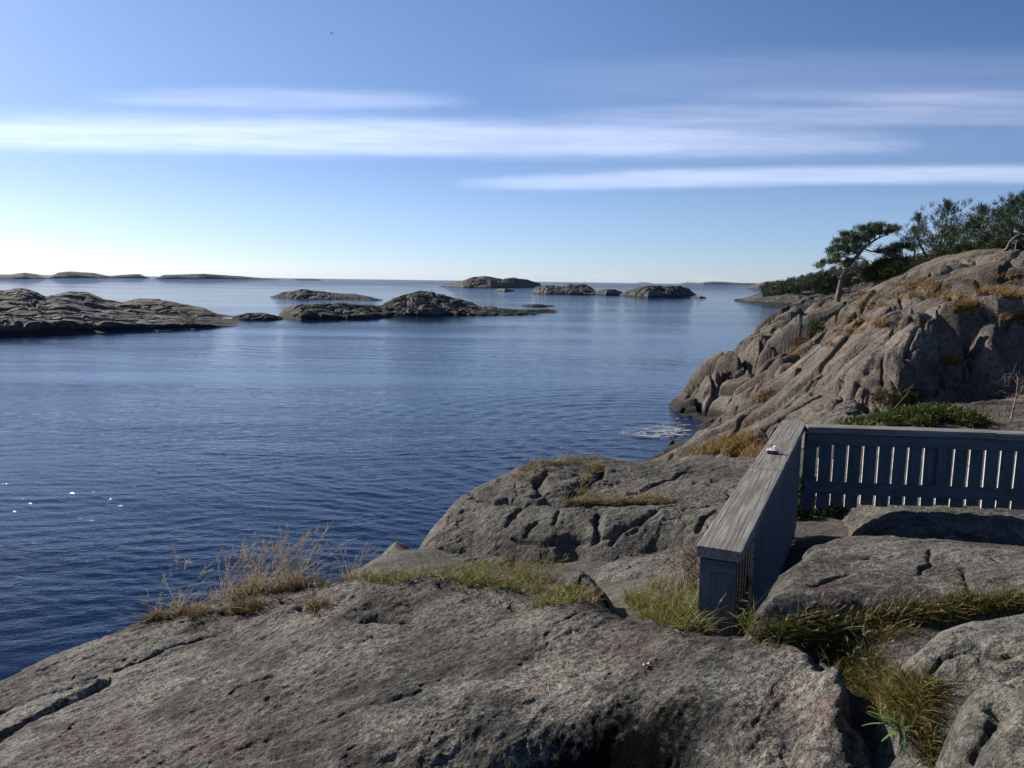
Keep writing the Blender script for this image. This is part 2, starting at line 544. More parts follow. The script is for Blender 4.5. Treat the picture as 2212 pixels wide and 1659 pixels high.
def wood_mat(name, c0, c1, wear=(0.30, 0.29, 0.27), wear_amt=0.5, paint=False, bump=0.6, edge=None):
    """weathered boards: grain runs along each board's own X axis"""
    m, t, b = new_mat(name)
    oc = t.new('ShaderNodeTexCoord').outputs['Object']
    oi = t.new('ShaderNodeObjectInfo')
    oc = t.vmath('ADD', oc, t.vmath('MULTIPLY', t.comb(oi.outputs['Random']), (31.0, 17.0, 9.0)))
    wv = t.noise(t.mapping(oc, (0.5, 3, 3)), 2.0, 3, 0.5, color=True)
    oc2 = t.vmath('ADD', oc, t.vmath('MULTIPLY', wv, (0.0, 0.014, 0.014)))
    g1 = t.noise(t.mapping(oc2, (1.1, 34, 34)), 2.2, 6, 0.65)
    g2 = t.noise(t.mapping(oc2, (2.5, 110, 110)), 2.0, 3, 0.6)
    bl = t.noise(t.mapping(oc, (1.6, 4, 4)), 1.7, 5, 0.6)
    c = t.mix(t.range(g1, 0.36, 0.66), c0, c1)
    c = t.mix(t.math('MULTIPLY', t.range(bl, 0.48, 0.64), wear_amt), c, wear)
    c = t.mix(1.0, c, t.comb(t.range(g2, 0.3, 0.7, 0.72, 1.2, smooth=False)), 'MULTIPLY')
    ck = t.noise(t.mapping(oc2, (0.9, 60, 60), loc=(3, 0, 0)), 1.3, 2, 0.5)
    ckm = t.range(ck, 0.66, 0.70)
    c = t.mix(t.math('MULTIPLY', ckm, 0.0 if paint else 0.8), c, (0.05, 0.045, 0.04))
    if edge:      # narrow slat sides whitened: sunlit edges put into the colour
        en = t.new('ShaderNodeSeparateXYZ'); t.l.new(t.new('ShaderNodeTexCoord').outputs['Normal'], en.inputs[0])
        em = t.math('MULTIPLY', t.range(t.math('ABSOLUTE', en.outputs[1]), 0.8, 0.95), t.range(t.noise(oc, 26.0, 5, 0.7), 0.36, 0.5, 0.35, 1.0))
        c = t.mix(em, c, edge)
    t.l.new(c, b.inputs['Base Color'])
    b.inputs['Roughness'].default_value = 0.72 if paint else 0.85
    b.inputs['Specular IOR Level'].default_value = 0.3
    h = t.math('SUBTRACT', t.math('ADD', g1, t.math('MULTIPLY', g2, 0.5)), t.math('MULTIPLY', ckm, 1.2))
    t.l.new(t.bump(h, bump, 0.006), b.inputs['Normal'])
    return m


STRIKE = math.radians(52)      # foliation runs this way in plan
M_SLAB = rock_mat('slab_rock', strike=0.9, light=(0.53, 0.47, 0.40), dark=(0.25, 0.22, 0.188), rust=(0.23, 0.14, 0.115), rust_amt=0.6, pale_amt=0.65, black_amt=0.8, bump=1.35, grain=1.3, spark=0.5, black_patch=(P(1335, 1655, 2.62), (2.7, 5.2, 2.0)))
M_BOULDER = rock_mat('boulder_rock', light=(0.42, 0.375, 0.31), dark=(0.23, 0.205, 0.175), rust=(0.19, 0.10, 0.07), strike=0.2, rust_amt=0.5, pale_amt=0.7, black_amt=0.7, bump=1.15)
M_HUMP = rock_mat('hump_rock', scale=0.75, light=(0.33, 0.30, 0.25), dark=(0.19, 0.172, 0.145), strike=0.6, rust_amt=0.25, pale_amt=0.45, black_amt=0.5)
M_HEAD = rock_mat('headland_rock', scale=0.42, light=(0.44, 0.36, 0.29), dark=(0.235, 0.19, 0.155), rust=(0.24, 0.15, 0.09), strike=STRIKE, rust_amt=0.55, pale_amt=0.4, black_amt=0.6, grain=0.8, wet=0.6)
M_SOIL = rock_mat('coast_rock', scale=0.8, light=(0.26, 0.24, 0.21), dark=(0.15, 0.135, 0.12), rust_amt=0.4, pale_amt=0.3, black_amt=0.5, wet=0.5, moss=((0.05, 0.055, 0.02), 3.0, 0.6))
M_ISLE = rock_mat('islet_rock', scale=0.16, light=(0.34, 0.295, 0.255), dark=(0.13, 0.115, 0.105), rust_amt=0.35, pale_amt=0.4, black_amt=0.8, grain=0.8, wet=0.7, moss=((0.030, 0.032, 0.012), 0.22, 0.85))
M_ISLE_SMOOTH = rock_mat('smooth_islet_rock', scale=0.16, light=(0.34, 0.30, 0.25), dark=(0.20, 0.175, 0.15), rust_amt=0.2, pale_amt=0.2, black_amt=0.7, grain=0.6, wet=0.7, moss=((0.032, 0.032, 0.015), 0.16, 0.75))
M_FAR = rock_mat('far_islet_rock', scale=0.03, light=(0.19, 0.175, 0.155), dark=(0.09, 0.09, 0.075), grain=0.5, rust_amt=0.2, pale_amt=0.3, wet=0.8, moss=((0.04, 0.05, 0.025), 0.03, 0.8))
M_GRASS = tint_mat('grass_blades', 0.6, 0.35)
M_NEEDLE = tint_mat('pine_needles', 0.55, 0.15, var=0.35)
M_LEAF = tint_mat('leaves', 0.5, 0.3)
M_BARK = bark_mat('pine_bark')
M_DEADWOOD = bark_mat('dead_wood', (0.22, 0.19, 0.17), (0.42, 0.38, 0.34), 14)
M_CAP = wood_mat('weathered_cap_wood', (0.12, 0.113, 0.10), (0.29, 0.275, 0.245), wear=(0.14, 0.108, 0.08), wear_amt=0.45)
M_SLAT = wood_mat('slat_paint_lit_sides', (0.085, 0.09, 0.10), (0.13, 0.135, 0.15), wear=(0.06, 0.062, 0.066), wear_amt=0.6, paint=True, bump=0.35, edge=(0.55, 0.54, 0.51))
M_PAINT = wood_mat('old_white_paint', (0.085, 0.09, 0.10), (0.13, 0.135, 0.15), wear=(0.06, 0.062, 0.066), wear_amt=0.6, paint=True, bump=0.35)

# ------------------------------------------------------------------ the sea
m_sea, t, b = new_mat('sea_water')
pos = t.new('ShaderNodeNewGeometry').outputs['Position']
ln = t.new('ShaderNodeVectorMath', operation='LENGTH'); t.l.new(pos, ln.inputs[0]); dist = ln.outputs['Value']
patch = t.noise(t.mapping(pos, (0.010, 0.045, 1), rot=(0, 0, -0.05)), 1.0, 4, 0.55, 0.3)
calm = t.range(patch, 0.38, 0.62, 0.25, 1.1)
w1 = t.noise(t.mapping(pos, (1.0, 1.9, 1), rot=(0, 0, 0.35)), 4.6, 4, 0.55, 0.3)
w2 = t.noise(t.mapping(pos, (1.0, 2.6, 1), rot=(0, 0, -0.25)), 1.15, 4, 0.55, 0.2)
w3 = t.noise(t.mapping(pos, (1.0, 3.0, 1), rot=(0, 0, -0.1)), 0.09, 4, 0.55)
w0 = t.noise(t.mapping(pos, (1.0, 1.4, 1)), 12.0, 2, 0.5)
gc = PZ(105, 1070, 0.0)       # centre of the glint patch; steep wavelets added here to catch the sun
gd = t.new('ShaderNodeVectorMath', operation='LENGTH'); t.l.new(t.vmath('MULTIPLY', t.vmath('SUBTRACT', pos, (float(gc[0]), float(gc[1]), 0.0)), (1.0, 0.7, 0.0)), gd.inputs[0])
n0 = t.bump(w0, t.range(dist, 10.0, 90.0, 0.52, 0.12), 0.018)
# scattered steep little wavelets added for glints, fronts tilted to mirror the sun
fl = t.mapping(pos, (1.0, 1.0, 0.0))
vo_ = t.new('ShaderNodeTexVoronoi', voronoi_dimensions='2D'); vo_.inputs['Scale'].default_value = 1.9; t.l.new(fl, vo_.inputs['Vector'])
vc = t.new('ShaderNodeSeparateXYZ'); t.l.new(vo_.outputs['Color'], vc.inputs[0])
of = t.new('ShaderNodeSeparateXYZ'); t.l.new(t.vmath('SUBTRACT', fl, vo_.outputs['Position']), of.inputs[0])
vd = t.math('DIVIDE', vo_.outputs['Distance'], 1.9)
face = t.math('ADD', t.math('MULTIPLY', of.outputs[0], t.math('MULTIPLY_ADD', vc.outputs[1], 0.12, 0.24)), t.math('MULTIPLY', of.outputs[1], t.math('MULTIPLY_ADD', vc.outputs[2], 0.12, 0.24)))
face = t.math('SUBTRACT', face, t.math('MULTIPLY', t.math('MULTIPLY', vd, vd), 0.7))
hump_ = t.math('MULTIPLY', face, t.math('LESS_THAN', vd, 0.06))
some = t.math('MULTIPLY', t.math('GREATER_THAN', vc.outputs[0], 0.78), t.range(gd.outputs['Value'], 2.5, 7.0, 1.0, 0.0))
n0 = t.bump(t.math('MULTIPLY', hump_, some), 1.0, 1.0, n0)
n1 = t.bump(w1, t.math('MULTIPLY', calm, 0.28), 0.05, n0)
n2 = t.bump(w2, t.math('MULTIPLY', calm, 0.24), 0.16, n1)
n3 = t.bump(w3, t.math('MULTIPLY', calm, t.range(dist, 150.0, 1200.0, 0.08, 1.8)), 1.8, n2)
# a ruffled surface never mirrors fully at grazing angles: facets tip up and show the deep blue below
fr = t.new('ShaderNodeFresnel'); fr.inputs['IOR'].default_value = 1.333; t.l.new(n3, fr.inputs['Normal'])
q_ = t.math('MULTIPLY', t.math('POWER', fr.outputs[0], 1.68), 2.4)
qs = t.math('DIVIDE', q_, 0.57)
fac = t.math('MAXIMUM', t.math('DIVIDE', q_, t.math('SQRT', t.math('MULTIPLY_ADD', qs, qs, 1.0))), 0.016)
deep = t.new('ShaderNodeBsdfDiffuse'); deep.inputs['Color'].default_value = (0.004, 0.015, 0.048, 1)
gl = t.new('ShaderNodeBsdfGlossy'); gl.inputs['Color'].default_value = (0.96, 0.98, 1.0, 1); gl.inputs['Roughness'].default_value = 0.035; t.l.new(n3, gl.inputs['Normal'])
mx = t.new('ShaderNodeMixShader'); t.l.new(fac, mx.inputs[0])
t.l.new(deep.outputs[0], mx.inputs[1]); t.l.new(gl.outputs[0], mx.inputs[2])
t.l.new(mx.outputs[0], t.n['Material Output'].inputs['Surface']); t.n.remove(b)


def sea_height(X, Y):
    D = np.hypot(X, Y)
    h = 0
    for (lam, amp, ang, sk) in ((2.9, 0.006, 84, 1), (1.3, 0.0045, 58, 2), (0.85, 0.006, 112, 3), (0.55, 0.0065, 84, 4), (0.40, 0.005, 52, 5), (0.30, 0.0036, 116, 6)):
        a = math.radians(ang)
        u = X * math.cos(a) + Y * math.sin(a); v = -X * math.sin(a) + Y * math.cos(a)
        u = u + lam * 0.9 * perlin(X / (lam * 4) + sk, Y / (lam * 4))
        env = 0.55 + 0.9 * perlin(u / (lam * 6) + 3 * sk, v / (lam * 9))
        ph = 2 * math.pi * u / lam
        fade_ = np.clip(1.6 - D * 0.012 / lam * 1.2, 0, 1)
        h = h + amp * env * fade_ * np.sin(ph)
    # rings spreading from the foot of the rock where the swell breaks
    cx, cy, _ = PZ(1445, 935, 0)
    r = np.hypot(X - cx, Y - cy)
    h = h + 0.011 * np.exp(-((r - 9) / 8.0) ** 2) * np.sin(2 * math.pi * r / 1.15 + 1.5 * perlin(X / 5, Y / 5))
    return h


X, Y = polar_grid(-52, 48, 1150, 7.0, 420, 1000)
Z = sea_height(X, Y) * np.clip((420 - np.hypot(X, Y)) / 150, 0, 1)
V1 = np.stack([X, Y, Z], -1).reshape(-1, 3); F1 = grid_faces(*X.shape)
# the rest of the sea out to the horizon
rr = np.array([0.5, 40, 200, 419, 1500, 5000, 14000]); aa = np.linspace(0, 2 * math.pi, 181)
AA, RR = np.meshgrid(aa, rr)
V2 = np.stack([RR * np.sin(AA), RR * np.cos(AA), np.where(RR < 430, -0.12, 0.0)], -1).reshape(-1, 3)
F2 = grid_faces(*RR.shape)
Vs, Fs, _ = join_vf([(V1, F1), (V2, F2)])
sea = mesh_np('sea', Vs, Fs, m_sea)
tag(sea, kind='structure')


# ------------------------------------------------------------------ islets
def islet(label, water, sky_, depth, mat, nu=260, nv=90, rough=1.0, cell=3.0, group=None, name='islet', front=0.35, skew=0.0, strat=0.5, terrace=None):
    """water: waterline pixels left to right; sky_: outline pixels left to right (both on the 2212 px picture)"""
    wl = np.array([PZ(x, y, 0.0) for x, y in water])
    wa = np.arctan2(wl[:, 0], wl[:, 1]); wd = np.hypot(wl[:, 0], wl[:, 1])
    a = np.linspace(wa[0], wa[-1], nu)
    d0 = np.interp(a, wa, wd)
    tops = []
    for x, y in sky_:
        aa_, tt_ = px_ray(x, y)
        dd = np.interp(aa_, wa, wd) + depth * front
        tops.append((aa_, max(EYE_H + tt_ * dd, 0.02)))
    tops = np.array(tops)
    H = np.interp(a, tops[:, 0], tops[:, 1])
    v = np.linspace(-0.06, 1.0, nv)
    A, Vv = np.meshgrid(a, v)
    endt = np.sqrt(np.clip(np.sin(math.pi * (np.arange(nu) / (nu - 1))), 0, 1))[None, :]
    D = d0[None, :] + depth * Vv * (0.35 + 0.65 * endt)
    X, Y = D * np.sin(A), D * np.cos(A)
    # outline wobble in plan so that the shore is not a traced line
    qv = np.clip((Vv + 0.03) / (front + 0.03), 0, 1)
    prof = np.where(Vv < front, np.sin(0.5 * math.pi * qv) ** 0.62, 1 - sstep(front, 1.0, Vv) * 1.08)
    kern = np.exp(-np.linspace(-2, 2, nu // 5 * 2 + 1) ** 2); kern /= kern.sum()
    Hs = np.convolve(np.pad(H, len(kern) // 2, mode='edge'), kern, mode='valid')[:nu]
    if terrace:
        vt, ht = terrace
        vv = vt * (1 + 0.5 * fbm(A * d0.mean() / (cell * 2.2), Vv * 0.6, octv=3))
        shelf = ht * np.sin(0.5 * math.pi * np.clip((Vv + 0.03) / (vv * 0.5), 0, 1)) ** 0.6
        rise = sstep(0, 1, (Vv - vv) / np.maximum(front - vv, 0.08)) ** 0.8
        prof = np.where(Vv < front, np.maximum(shelf, ht * (Vv > 0) + (1 - ht) * rise) * np.clip((Vv + 0.06) / 0.06, 0, 1), prof)
    wgt = np.exp(-((Vv - front) / 0.16) ** 2)
    lump = 1 + 0.35 * fbm(X / (cell * 1.8) + 5, Y / (cell * 1.8), octv=3)
    Hh = (H[None, :] * wgt + np.minimum(Hs[None, :] * lump, H[None, :] * 0.6 + Hs[None, :] * 0.4) * (1 - wgt)) * prof
    c = cell
    ua = X * math.cos(0.5) + Y * math.sin(0.5); ub = -X * math.sin(0.5) + Y * math.cos(0.5)
    wx = ua / c + 0.5 * fbm(X / c, Y / c, octv=3); wy = ub / (c * 0.75) + 0.5 * fbm(X / c + 9, Y / c, octv=3)
    f1, f21, r1, r2, ox, oy = voro(wx, wy, 3)
    amp = np.clip(H[None, :], 1.1, 8) * 0.16 * rough
    edge = sstep(0.0, 0.22, f21)
    dz = amp * ((r1 - 0.55) * 1.0 * edge * strat + (edge - 1) * 0.40 + 0.7 * (1 - f1) * edge - 0.3)
    f1b, f21b, r1b, *_ = voro(wx * 2.7 + 5, wy * 2.7, 8)
    dz = dz + amp * 0.42 * ((r1b - 0.5) * sstep(0, 0.2, f21b) + (sstep(0, 0.15, f21b) - 1) * 0.8)
    dz = dz + amp * 0.8 * fbm(X / (c * 1.3), Y / (c * 1.3), octv=5, gain=0.55)
    body = sstep(0, 0.25, prof) * sstep(0.0, 0.08, np.arange(nu) / (nu - 1))[None, :] * sstep(1.0, 0.92, np.arange(nu) / (nu - 1))[None, :]
    # keep the crest where the outline has it: small parts only there
    cr = np.exp(-((Vv - front) / 0.10) ** 2)
    Z = Hh + dz * body * (1 - 0.55 * cr) - 0.05 * (1 - body) - 0.35 * (prof <= 0.02)
    V = np.stack([X, Y, np.maximum(Z, -0.6)], -1).reshape(-1, 3)
    parts = [(V, grid_faces(*X.shape))]
    Vs, Fs, _ = join_vf(parts)
    o = mesh_np(name, Vs, Fs, mat)
    tag(o, label, 'islet', group)
    return o, V.reshape(nv, nu, 3)


islet('smooth pale-grey rock islet at the left picture edge, low sunlit slabs in front',
      [(-330, 752), (-150, 739), (0, 728), (150, 721), (300, 715), (430, 710), (500, 706), (527, 703)],
      [(-330, 640), (-150, 632), (0, 628), (45, 624), (80, 630), (98, 640), (150, 629), (190, 633), (225, 648), (265, 652), (300, 645), (345, 645), (400, 655), (440, 660), (480, 680), (510, 694), (527, 702)],
      62, M_ISLE_SMOOTH, nu=700, nv=420, rough=1.0, cell=6.0, front=0.66, strat=0.5, terrace=(0.36, 0.36))
islet('low flat rock skerry between the left islet and the mossy rock island',
      [(497, 690), (540, 691), (580, 691), (615, 690)],
      [(497, 688), (530, 677), (560, 676), (590, 679), (615, 688)], 9, M_ISLE, nu=160, nv=70, rough=1.7, cell=2.2)
islet('broad rock island with a mossy hump, low rocks tailing off to its right',
      [(603, 685), (650, 691), (720, 691), (790, 689), (850, 684), (910, 683), (1000, 683), (1090, 682), (1150, 680), (1195, 677), (1222, 674)],
      [(603, 676), (612, 660), (640, 655), (690, 652), (740, 655), (790, 657), (825, 660), (850, 645), (880, 637), (912, 632), (950, 636), (990, 645), (1020, 655), (1035, 663), (1060, 661), (1090, 667), (1120, 670), (1150, 667), (1180, 669), (1200, 672), (1222, 674)],
      34, M_ISLE, nu=700, nv=240, rough=1.7, cell=4.2, front=0.6, terrace=(0.22, 0.30))
islet('brownish rock islet behind the mossy island, lower step at its right',
      [(584, 643), (640, 646), (700, 647), (760, 648), (800, 650), (828, 650)],
      [(584, 642), (610, 630), (650, 624), (690, 630), (730, 634), (770, 636), (800, 641), (828, 648)],
      42, M_ISLE, nu=360, nv=160, rough=1.9, cell=5, front=0.5)
islet('dark two-humped islet standing across the horizon with a bush on top',
      [(950, 619), (1000, 621), (1060, 622), (1120, 622), (1168, 621)],
      [(950, 618), (975, 612), (1000, 606), (1020, 599), (1045, 597), (1070, 600), (1085, 603), (1110, 600), (1140, 605), (1168, 612)],
      90, M_ISLE, nu=320, nv=110, rough=0.9, cell=13, front=0.45)
islet('tiny dark skerry below the two-humped islet',
      [(1066, 628), (1090, 630), (1113, 629)], [(1066, 627), (1080, 623), (1095, 624), (1113, 628)], 14, M_ISLE, nu=90, nv=40, cell=5)
islet('blunt rocky islet with two rounded knolls right of the two-humped islet',
      [(1147, 633), (1180, 635), (1230, 636), (1290, 637)],
      [(1147, 632), (1158, 620), (1180, 616), (1200, 618), (1212, 620), (1235, 613), (1262, 613), (1280, 622), (1290, 631)],
      46, M_ISLE, nu=300, nv=110, rough=1.3, cell=7, front=0.45)
islet('low rock bar joining the knolled islet to the flat-topped one',
      [(1285, 637), (1310, 638), (1345, 638)], [(1285, 631), (1305, 625), (1330, 625), (1345, 630)], 22, M_ISLE, nu=120, nv=50, rough=1.2, cell=5)
islet('long dark flat-topped islet dropping steeply at its right end',
      [(1338, 639), (1400, 642), (1450, 642), (1490, 641), (1506, 639)],
      [(1338, 636), (1350, 628), (1385, 620), (1420, 619), (1470, 618), (1490, 625), (1500, 633), (1506, 637)],
      44, M_ISLE, nu=320, nv=110, rough=1.3, cell=7, front=0.45)
islet('flat half-awash skerry off the right end of the flat-topped islet',
      [(1494, 642), (1512, 644), (1527, 644)], [(1494, 640), (1508, 637), (1520, 641), (1527, 643.5)], 12, M_ISLE, nu=80, nv=36, cell=4)
islet('half-awash skerry alone in open water right of the mossy island',
      [(1124, 661), (1150, 663), (1180, 663), (1200, 662)], [(1124, 660), (1140, 657), (1165, 656), (1185, 659), (1200, 661.5)], 9, M_ISLE, nu=110, nv=40, cell=3)
islet('hazy distant island at the left picture edge',
      [(-260, 603), (-100, 603), (50, 602.5), (103, 602)], [(-260, 590), (-150, 594), (-60, 596), (20, 593), (50, 589), (80, 592), (103, 600)], 260, M_FAR, nu=200, nv=50, cell=60, rough=0.7)
islet('hazy distant island with a long low hump, second from the left edge',
      [(100, 601), (200, 601), (324, 601)], [(100, 600), (125, 589), (150, 586), (200, 589), (235, 596), (270, 593), (300, 592), (324, 600)], 260, M_FAR, nu=220, nv=50, cell=60, rough=0.7)
islet('hazy distant island with a bumpy top left of the open horizon',
      [(335, 602.5), (430, 603), (560, 603.5), (606, 604)], [(335, 601), (352, 594), (390, 593), (440, 591), (480, 594), (530, 597), (560, 600), (606, 603)], 260, M_FAR, nu=240, nv=50, cell=50, rough=0.8)
islet('two thin dark reefs on the horizon left of the picture centre',
      [(634, 604.6), (665, 605), (697, 605.4)], [(634, 604), (648, 602.2), (665, 602.6), (680, 602.8), (697, 605)], 60, M_FAR, nu=80, nv=30, cell=30)
islet('long blue distant island on the horizon left of the wooded point',
      [(1464, 613.6), (1520, 614.6), (1580, 615.4), (1665, 616.6)], [(1464, 613), (1485, 609.5), (1510, 611), (1540, 608), (1565, 609), (1600, 611), (1630, 611.5), (1665, 616)], 300, M_FAR, nu=240, nv=50, cell=50, rough=0.9)
islet('speck of a distant skerry on the horizon right of centre',
      [(1374, 611.8), (1392, 612.2), (1412, 612.6)], [(1374, 611.5), (1386, 609.2), (1400, 610), (1412, 612.3)], 60, M_FAR, nu=60, nv=30, cell=30)

# ------------------------------------------------------------------ bedrock shore under everything near by
def back_pts(edge, steps):
    """points behind an edge seen against something farther: dropping out of sight"""
    r = []
    for (px, py, d) in edge:
        a, tn = px_ray(px, py)
        for (dd, drop) in steps:
            D = d + dd
            r.append((D * math.sin(a), D * math.cos(a), EYE_H + tn * D - drop))
    return r


def pts3(lst): return [P(*q) for q in lst]


GROUND = pts3([
    # behind the foreground slab, the grassy hollow
    (640, 1290, 6.9), (740, 1272, 7.1), (850, 1245, 7.2), (1000, 1240, 7.0), (1150, 1255, 6.5), (1250, 1290, 5.9),
    (1100, 1300, 5.8), (1350, 1310, 5.2), (1450, 1330, 4.7), (1550, 1345, 4.25), (1500, 1260, 5.6), (1400, 1225, 6.6),
    (1600, 1390, 3.55), (1870, 1470, 2.95),
    (1900, 1540, 2.85), (1950, 1590, 2.6), (1960, 1659, 2.45), (1950, 1800, 2.2),
    (1300, 1700, 2.9), (900, 1750, 2.9),
    # floor of the enclosure and the ground beyond it
    (1900, 1030, 9.5), (2100, 1020, 9.5), (2400, 1020, 9.5), (1760, 1060, 8.9), (2100, 950, 11.5), (1900, 960, 11.5), (2400, 950, 11.5), (2212, 900, 14), (2500, 900, 14), (1900, 900, 14),
    # foot of the middle hump, and away to the right of it
    (780, 1235, 8.8), (900, 1215, 9.2), (1000, 1212, 9.0), (1130, 1215, 8.7), (1250, 1212, 8.5), (1400, 1205, 8.2), (1550, 1190, 7.6), (1640, 1100, 8.2),
    (1650, 1010, 11), (1560, 1020, 12.5), (1450, 1030, 13.5),
])
def PD(px, d, zr):
    a, _ = px_ray(px, 1150)
    return (d * math.sin(a), d * math.cos(a), EYE_H + zr)


for px_ in (2850, 3600):
    for d_, zr_ in ((1.9, -1.5), (2.4, -1.42), (3.1, -1.4), (4.0, -1.6), (5.0, -1.9), (6.4, -2.06), (8.0, -2.2), (11, -2.3), (15, -2.2), (20, -1.2)): GROUND.append(PD(px_, d_, zr_))
GROUND += [PD(1690, 3.25, -1.50), PD(1800, 3.12, -1.45), PD(1900, 3.1, -1.38), PD(2000, 3.1, -1.32), PD(2212, 3.1, -1.30), PD(2500, 3.1, -1.3), PD(1950, 2.6, -1.45), PD(2100, 2.4, -1.35), PD(2400, 2.4, -1.35)]
for px_ in (1780, 1900, 2050, 2212, 2450):
    for d_, zr_ in ((4.9, -1.95), (5.6, -2.03), (6.4, -2.06), (7.2, -2.12), (8.0, -2.2)): GROUND.append(PD(px_, d_, zr_))
for px_, py_, d_, dr_ in ((0, 1475, 5.6, 0.7), (-320, 1640, 5.9, 0.9), (300, 1345, 5.7, 0.6), (420, 1302, 6.0, 0.55), (560, 1290, 6.2, 0.35), (0, 1659, 4.2, 0.6), (300, 1500, 4.5, 0.55), (600, 1500, 3.9, 0.5),
                          (900, 1400, 4.0, 0.4), (1106, 1450, 3.4, 0.4), (300, 1700, 3.6, 0.6), (-300, 1750, 4.8, 0.8), (1300, 1400, 3.5, 0.35), (1600, 1500, 2.9, 0.35), (0, 1800, 3.5, 0.7)):
    GROUND.append(tuple(P(px_, py_, d_) - np.array((0, 0, dr_))))
for px_, d_ in ((-700, 6.6), (-300, 7.2), (0, 7.6), (250, 8.4), (450, 9.3), (600, 10.4), (750, 11.5), (850, 13.0), (1000, 15), (1200, 17), (1350, 19)):
    a_, _ = px_ray(px_, 1200)
    GROUND.append((d_ * math.sin(a_), d_ * math.cos(a_), -0.2)); GROUND.append(((d_ + 3) * math.sin(a_), (d_ + 3) * math.cos(a_), -2.2))
T_GROUND = TPS(GROUND, 2e-3)
X, Y = polar_grid(-58, 62, 640, 1.9, 24, 420)
Z = T_GROUND(X, Y) + 0.05 * fbm(X * 1.1, Y * 1.1, octv=5)
V, F = np.stack([X, Y, Z], -1).reshape(-1, 3), grid_faces(*X.shape, keep=(Z > -1.5))
V, F = compact(V, F)
tag(mesh_np('ground', V, F, M_SOIL), kind='structure')

# ------------------------------------------------------------------ the slab at the photographer's feet
SLAB_EDGE = [(-320, 1640, 5.9), (-120, 1530, 5.7), (0, 1475, 5.6), (150, 1410, 5.6), (300, 1345, 5.7), (420, 1302, 5.8), (560, 1276, 5.75), (700, 1266, 5.55), (850, 1256, 5.25),
             (1000, 1263, 4.9), (1130, 1279, 4.5), (1300, 1311, 3.95), (1460, 1346, 3.5), (1600, 1369, 3.25), (1720, 1401, 3.05), (1790, 1441, 2.9), (1840, 1500, 2.74), (1862, 1560, 2.6), (1868, 1659, 2.42)]
SLAB = pts3(SLAB_EDGE) + pts3([
    (0, 1659, 4.05), (0, 1560, 4.8), (300, 1500, 4.35), (300, 1659, 3.45), (300, 1420, 4.95), (600, 1450, 3.9), (600, 1350, 4.7), (600, 1659, 2.95),
    (450, 1340, 5.25), (900, 1500, 3.2), (900, 1350, 4.15), (900, 1659, 2.66), (1106, 1330, 4.0), (1106, 1450, 3.25), (1106, 1560, 2.80), (1106, 1620, 2.66), (1106, 1659, 2.60),
    (1300, 1400, 3.38), (1300, 1470, 3.0), (1300, 1540, 2.78), (1300, 1590, 2.70), (1300, 1659, 2.625), (1450, 1420, 3.08), (1450, 1500, 2.78), (1450, 1560, 2.62), (1450, 1659, 2.525),
    (1600, 1450, 2.86), (1600, 1540, 2.60), (1600, 1600, 2.48), (1600, 1659, 2.41), (1740, 1560, 2.56), (1740, 1659, 2.36), (1740, 1480, 2.74),
    (1106, 1720, 2.58), (1300, 1720, 2.62), (1450, 1720, 2.52), (900, 1760, 2.5), (600, 1760, 2.62), (0, 1800, 3.3), (1740, 1760, 2.2), (-300, 1800, 4.2),
]) + back_pts(SLAB_EDGE[:9], [(0.55, 0.22), (1.3, 1.1)]) + back_pts(SLAB_EDGE[9:16], [(0.28, 0.16), (0.6, 0.55)]) + back_pts(SLAB_EDGE[16:], [(0.3, 0.25)])
T_SLAB = TPS(SLAB, 2e-4)
SLAB_CRACKS = [
    ([(-40, 1622), (0, 1603), (60, 1565), (120, 1535), (180, 1500), (225, 1475), (245, 1450)], 0.022, 0.075, 0.055),
    ([(-40, 1560), (20, 1535), (75, 1512), (140, 1495), (185, 1478), (235, 1452)], 0.018, 0.03, 0.0),
    ([(235, 1450), (300, 1425), (360, 1395), (430, 1375), (480, 1362)], 0.020, 0.022, 0.02),
    ([(150, 1490), (190, 1465), (225, 1455)], 0.025, 0.02, 0.0),
    ([(310, 1342), (400, 1322), (470, 1318), (545, 1320), (600, 1312)], 0.035, 0.06, -0.04),
    ([(640, 1300), (690, 1318), (740, 1322), (790, 1335), (840, 1340), (900, 1352)], 0.024, 0.055, -0.03),
    ([(600, 1290), (650, 1305), (690, 1317)], 0.02, 0.03, 0.0),
    ([(930, 1258), (985, 1275), (1050, 1290), (1110, 1312), (1160, 1330)], 0.022, 0.035, -0.02),
    ([(680, 1560), (760, 1535), (850, 1510), (930, 1490)], 0.02, 0.018, 0.0),
    ([(400, 1660), (520, 1612), (650, 1570)], 0.02, 0.016, 0.0),
    ([(1740, 1400), (1765, 1425), (1800, 1440)], 0.03, 0.06, 0.0),
    ([(1848, 1470), (1856, 1530), (1840, 1560), (1850, 1659)], 0.03, 0.09, 0.0),
]


def rock_detail(X, Y, a=0.9, s=1.0, amp=1.0, aniso=3.0):
    ca, sa_ = math.cos(a), math.sin(a)
    u, v = X * ca + Y * sa_, -X * sa_ + Y * ca
    z = 0.030 * fbm(X * 1.3 * s, Y * 1.3 * s, octv=3)
    z = z + 0.016 * fbm(u * 2.2 * s / 1.5, v * 2.2 * s * aniso / 1.5, octv=5, gain=0.58)
    z = z + 0.006 * fbm(X * 14 * s, Y * 14 * s, octv=4, gain=0.62)
    # small scars where flakes have come away
    sc_ = fbm(X * 3.1 * s + 20, Y * 3.1 * s, octv=4)
    z = z - 0.012 * sstep(0.28, 0.40, sc_) * (0.6 + 0.6 * perlin(X * 19 * s, Y * 19 * s))
    return amp * z


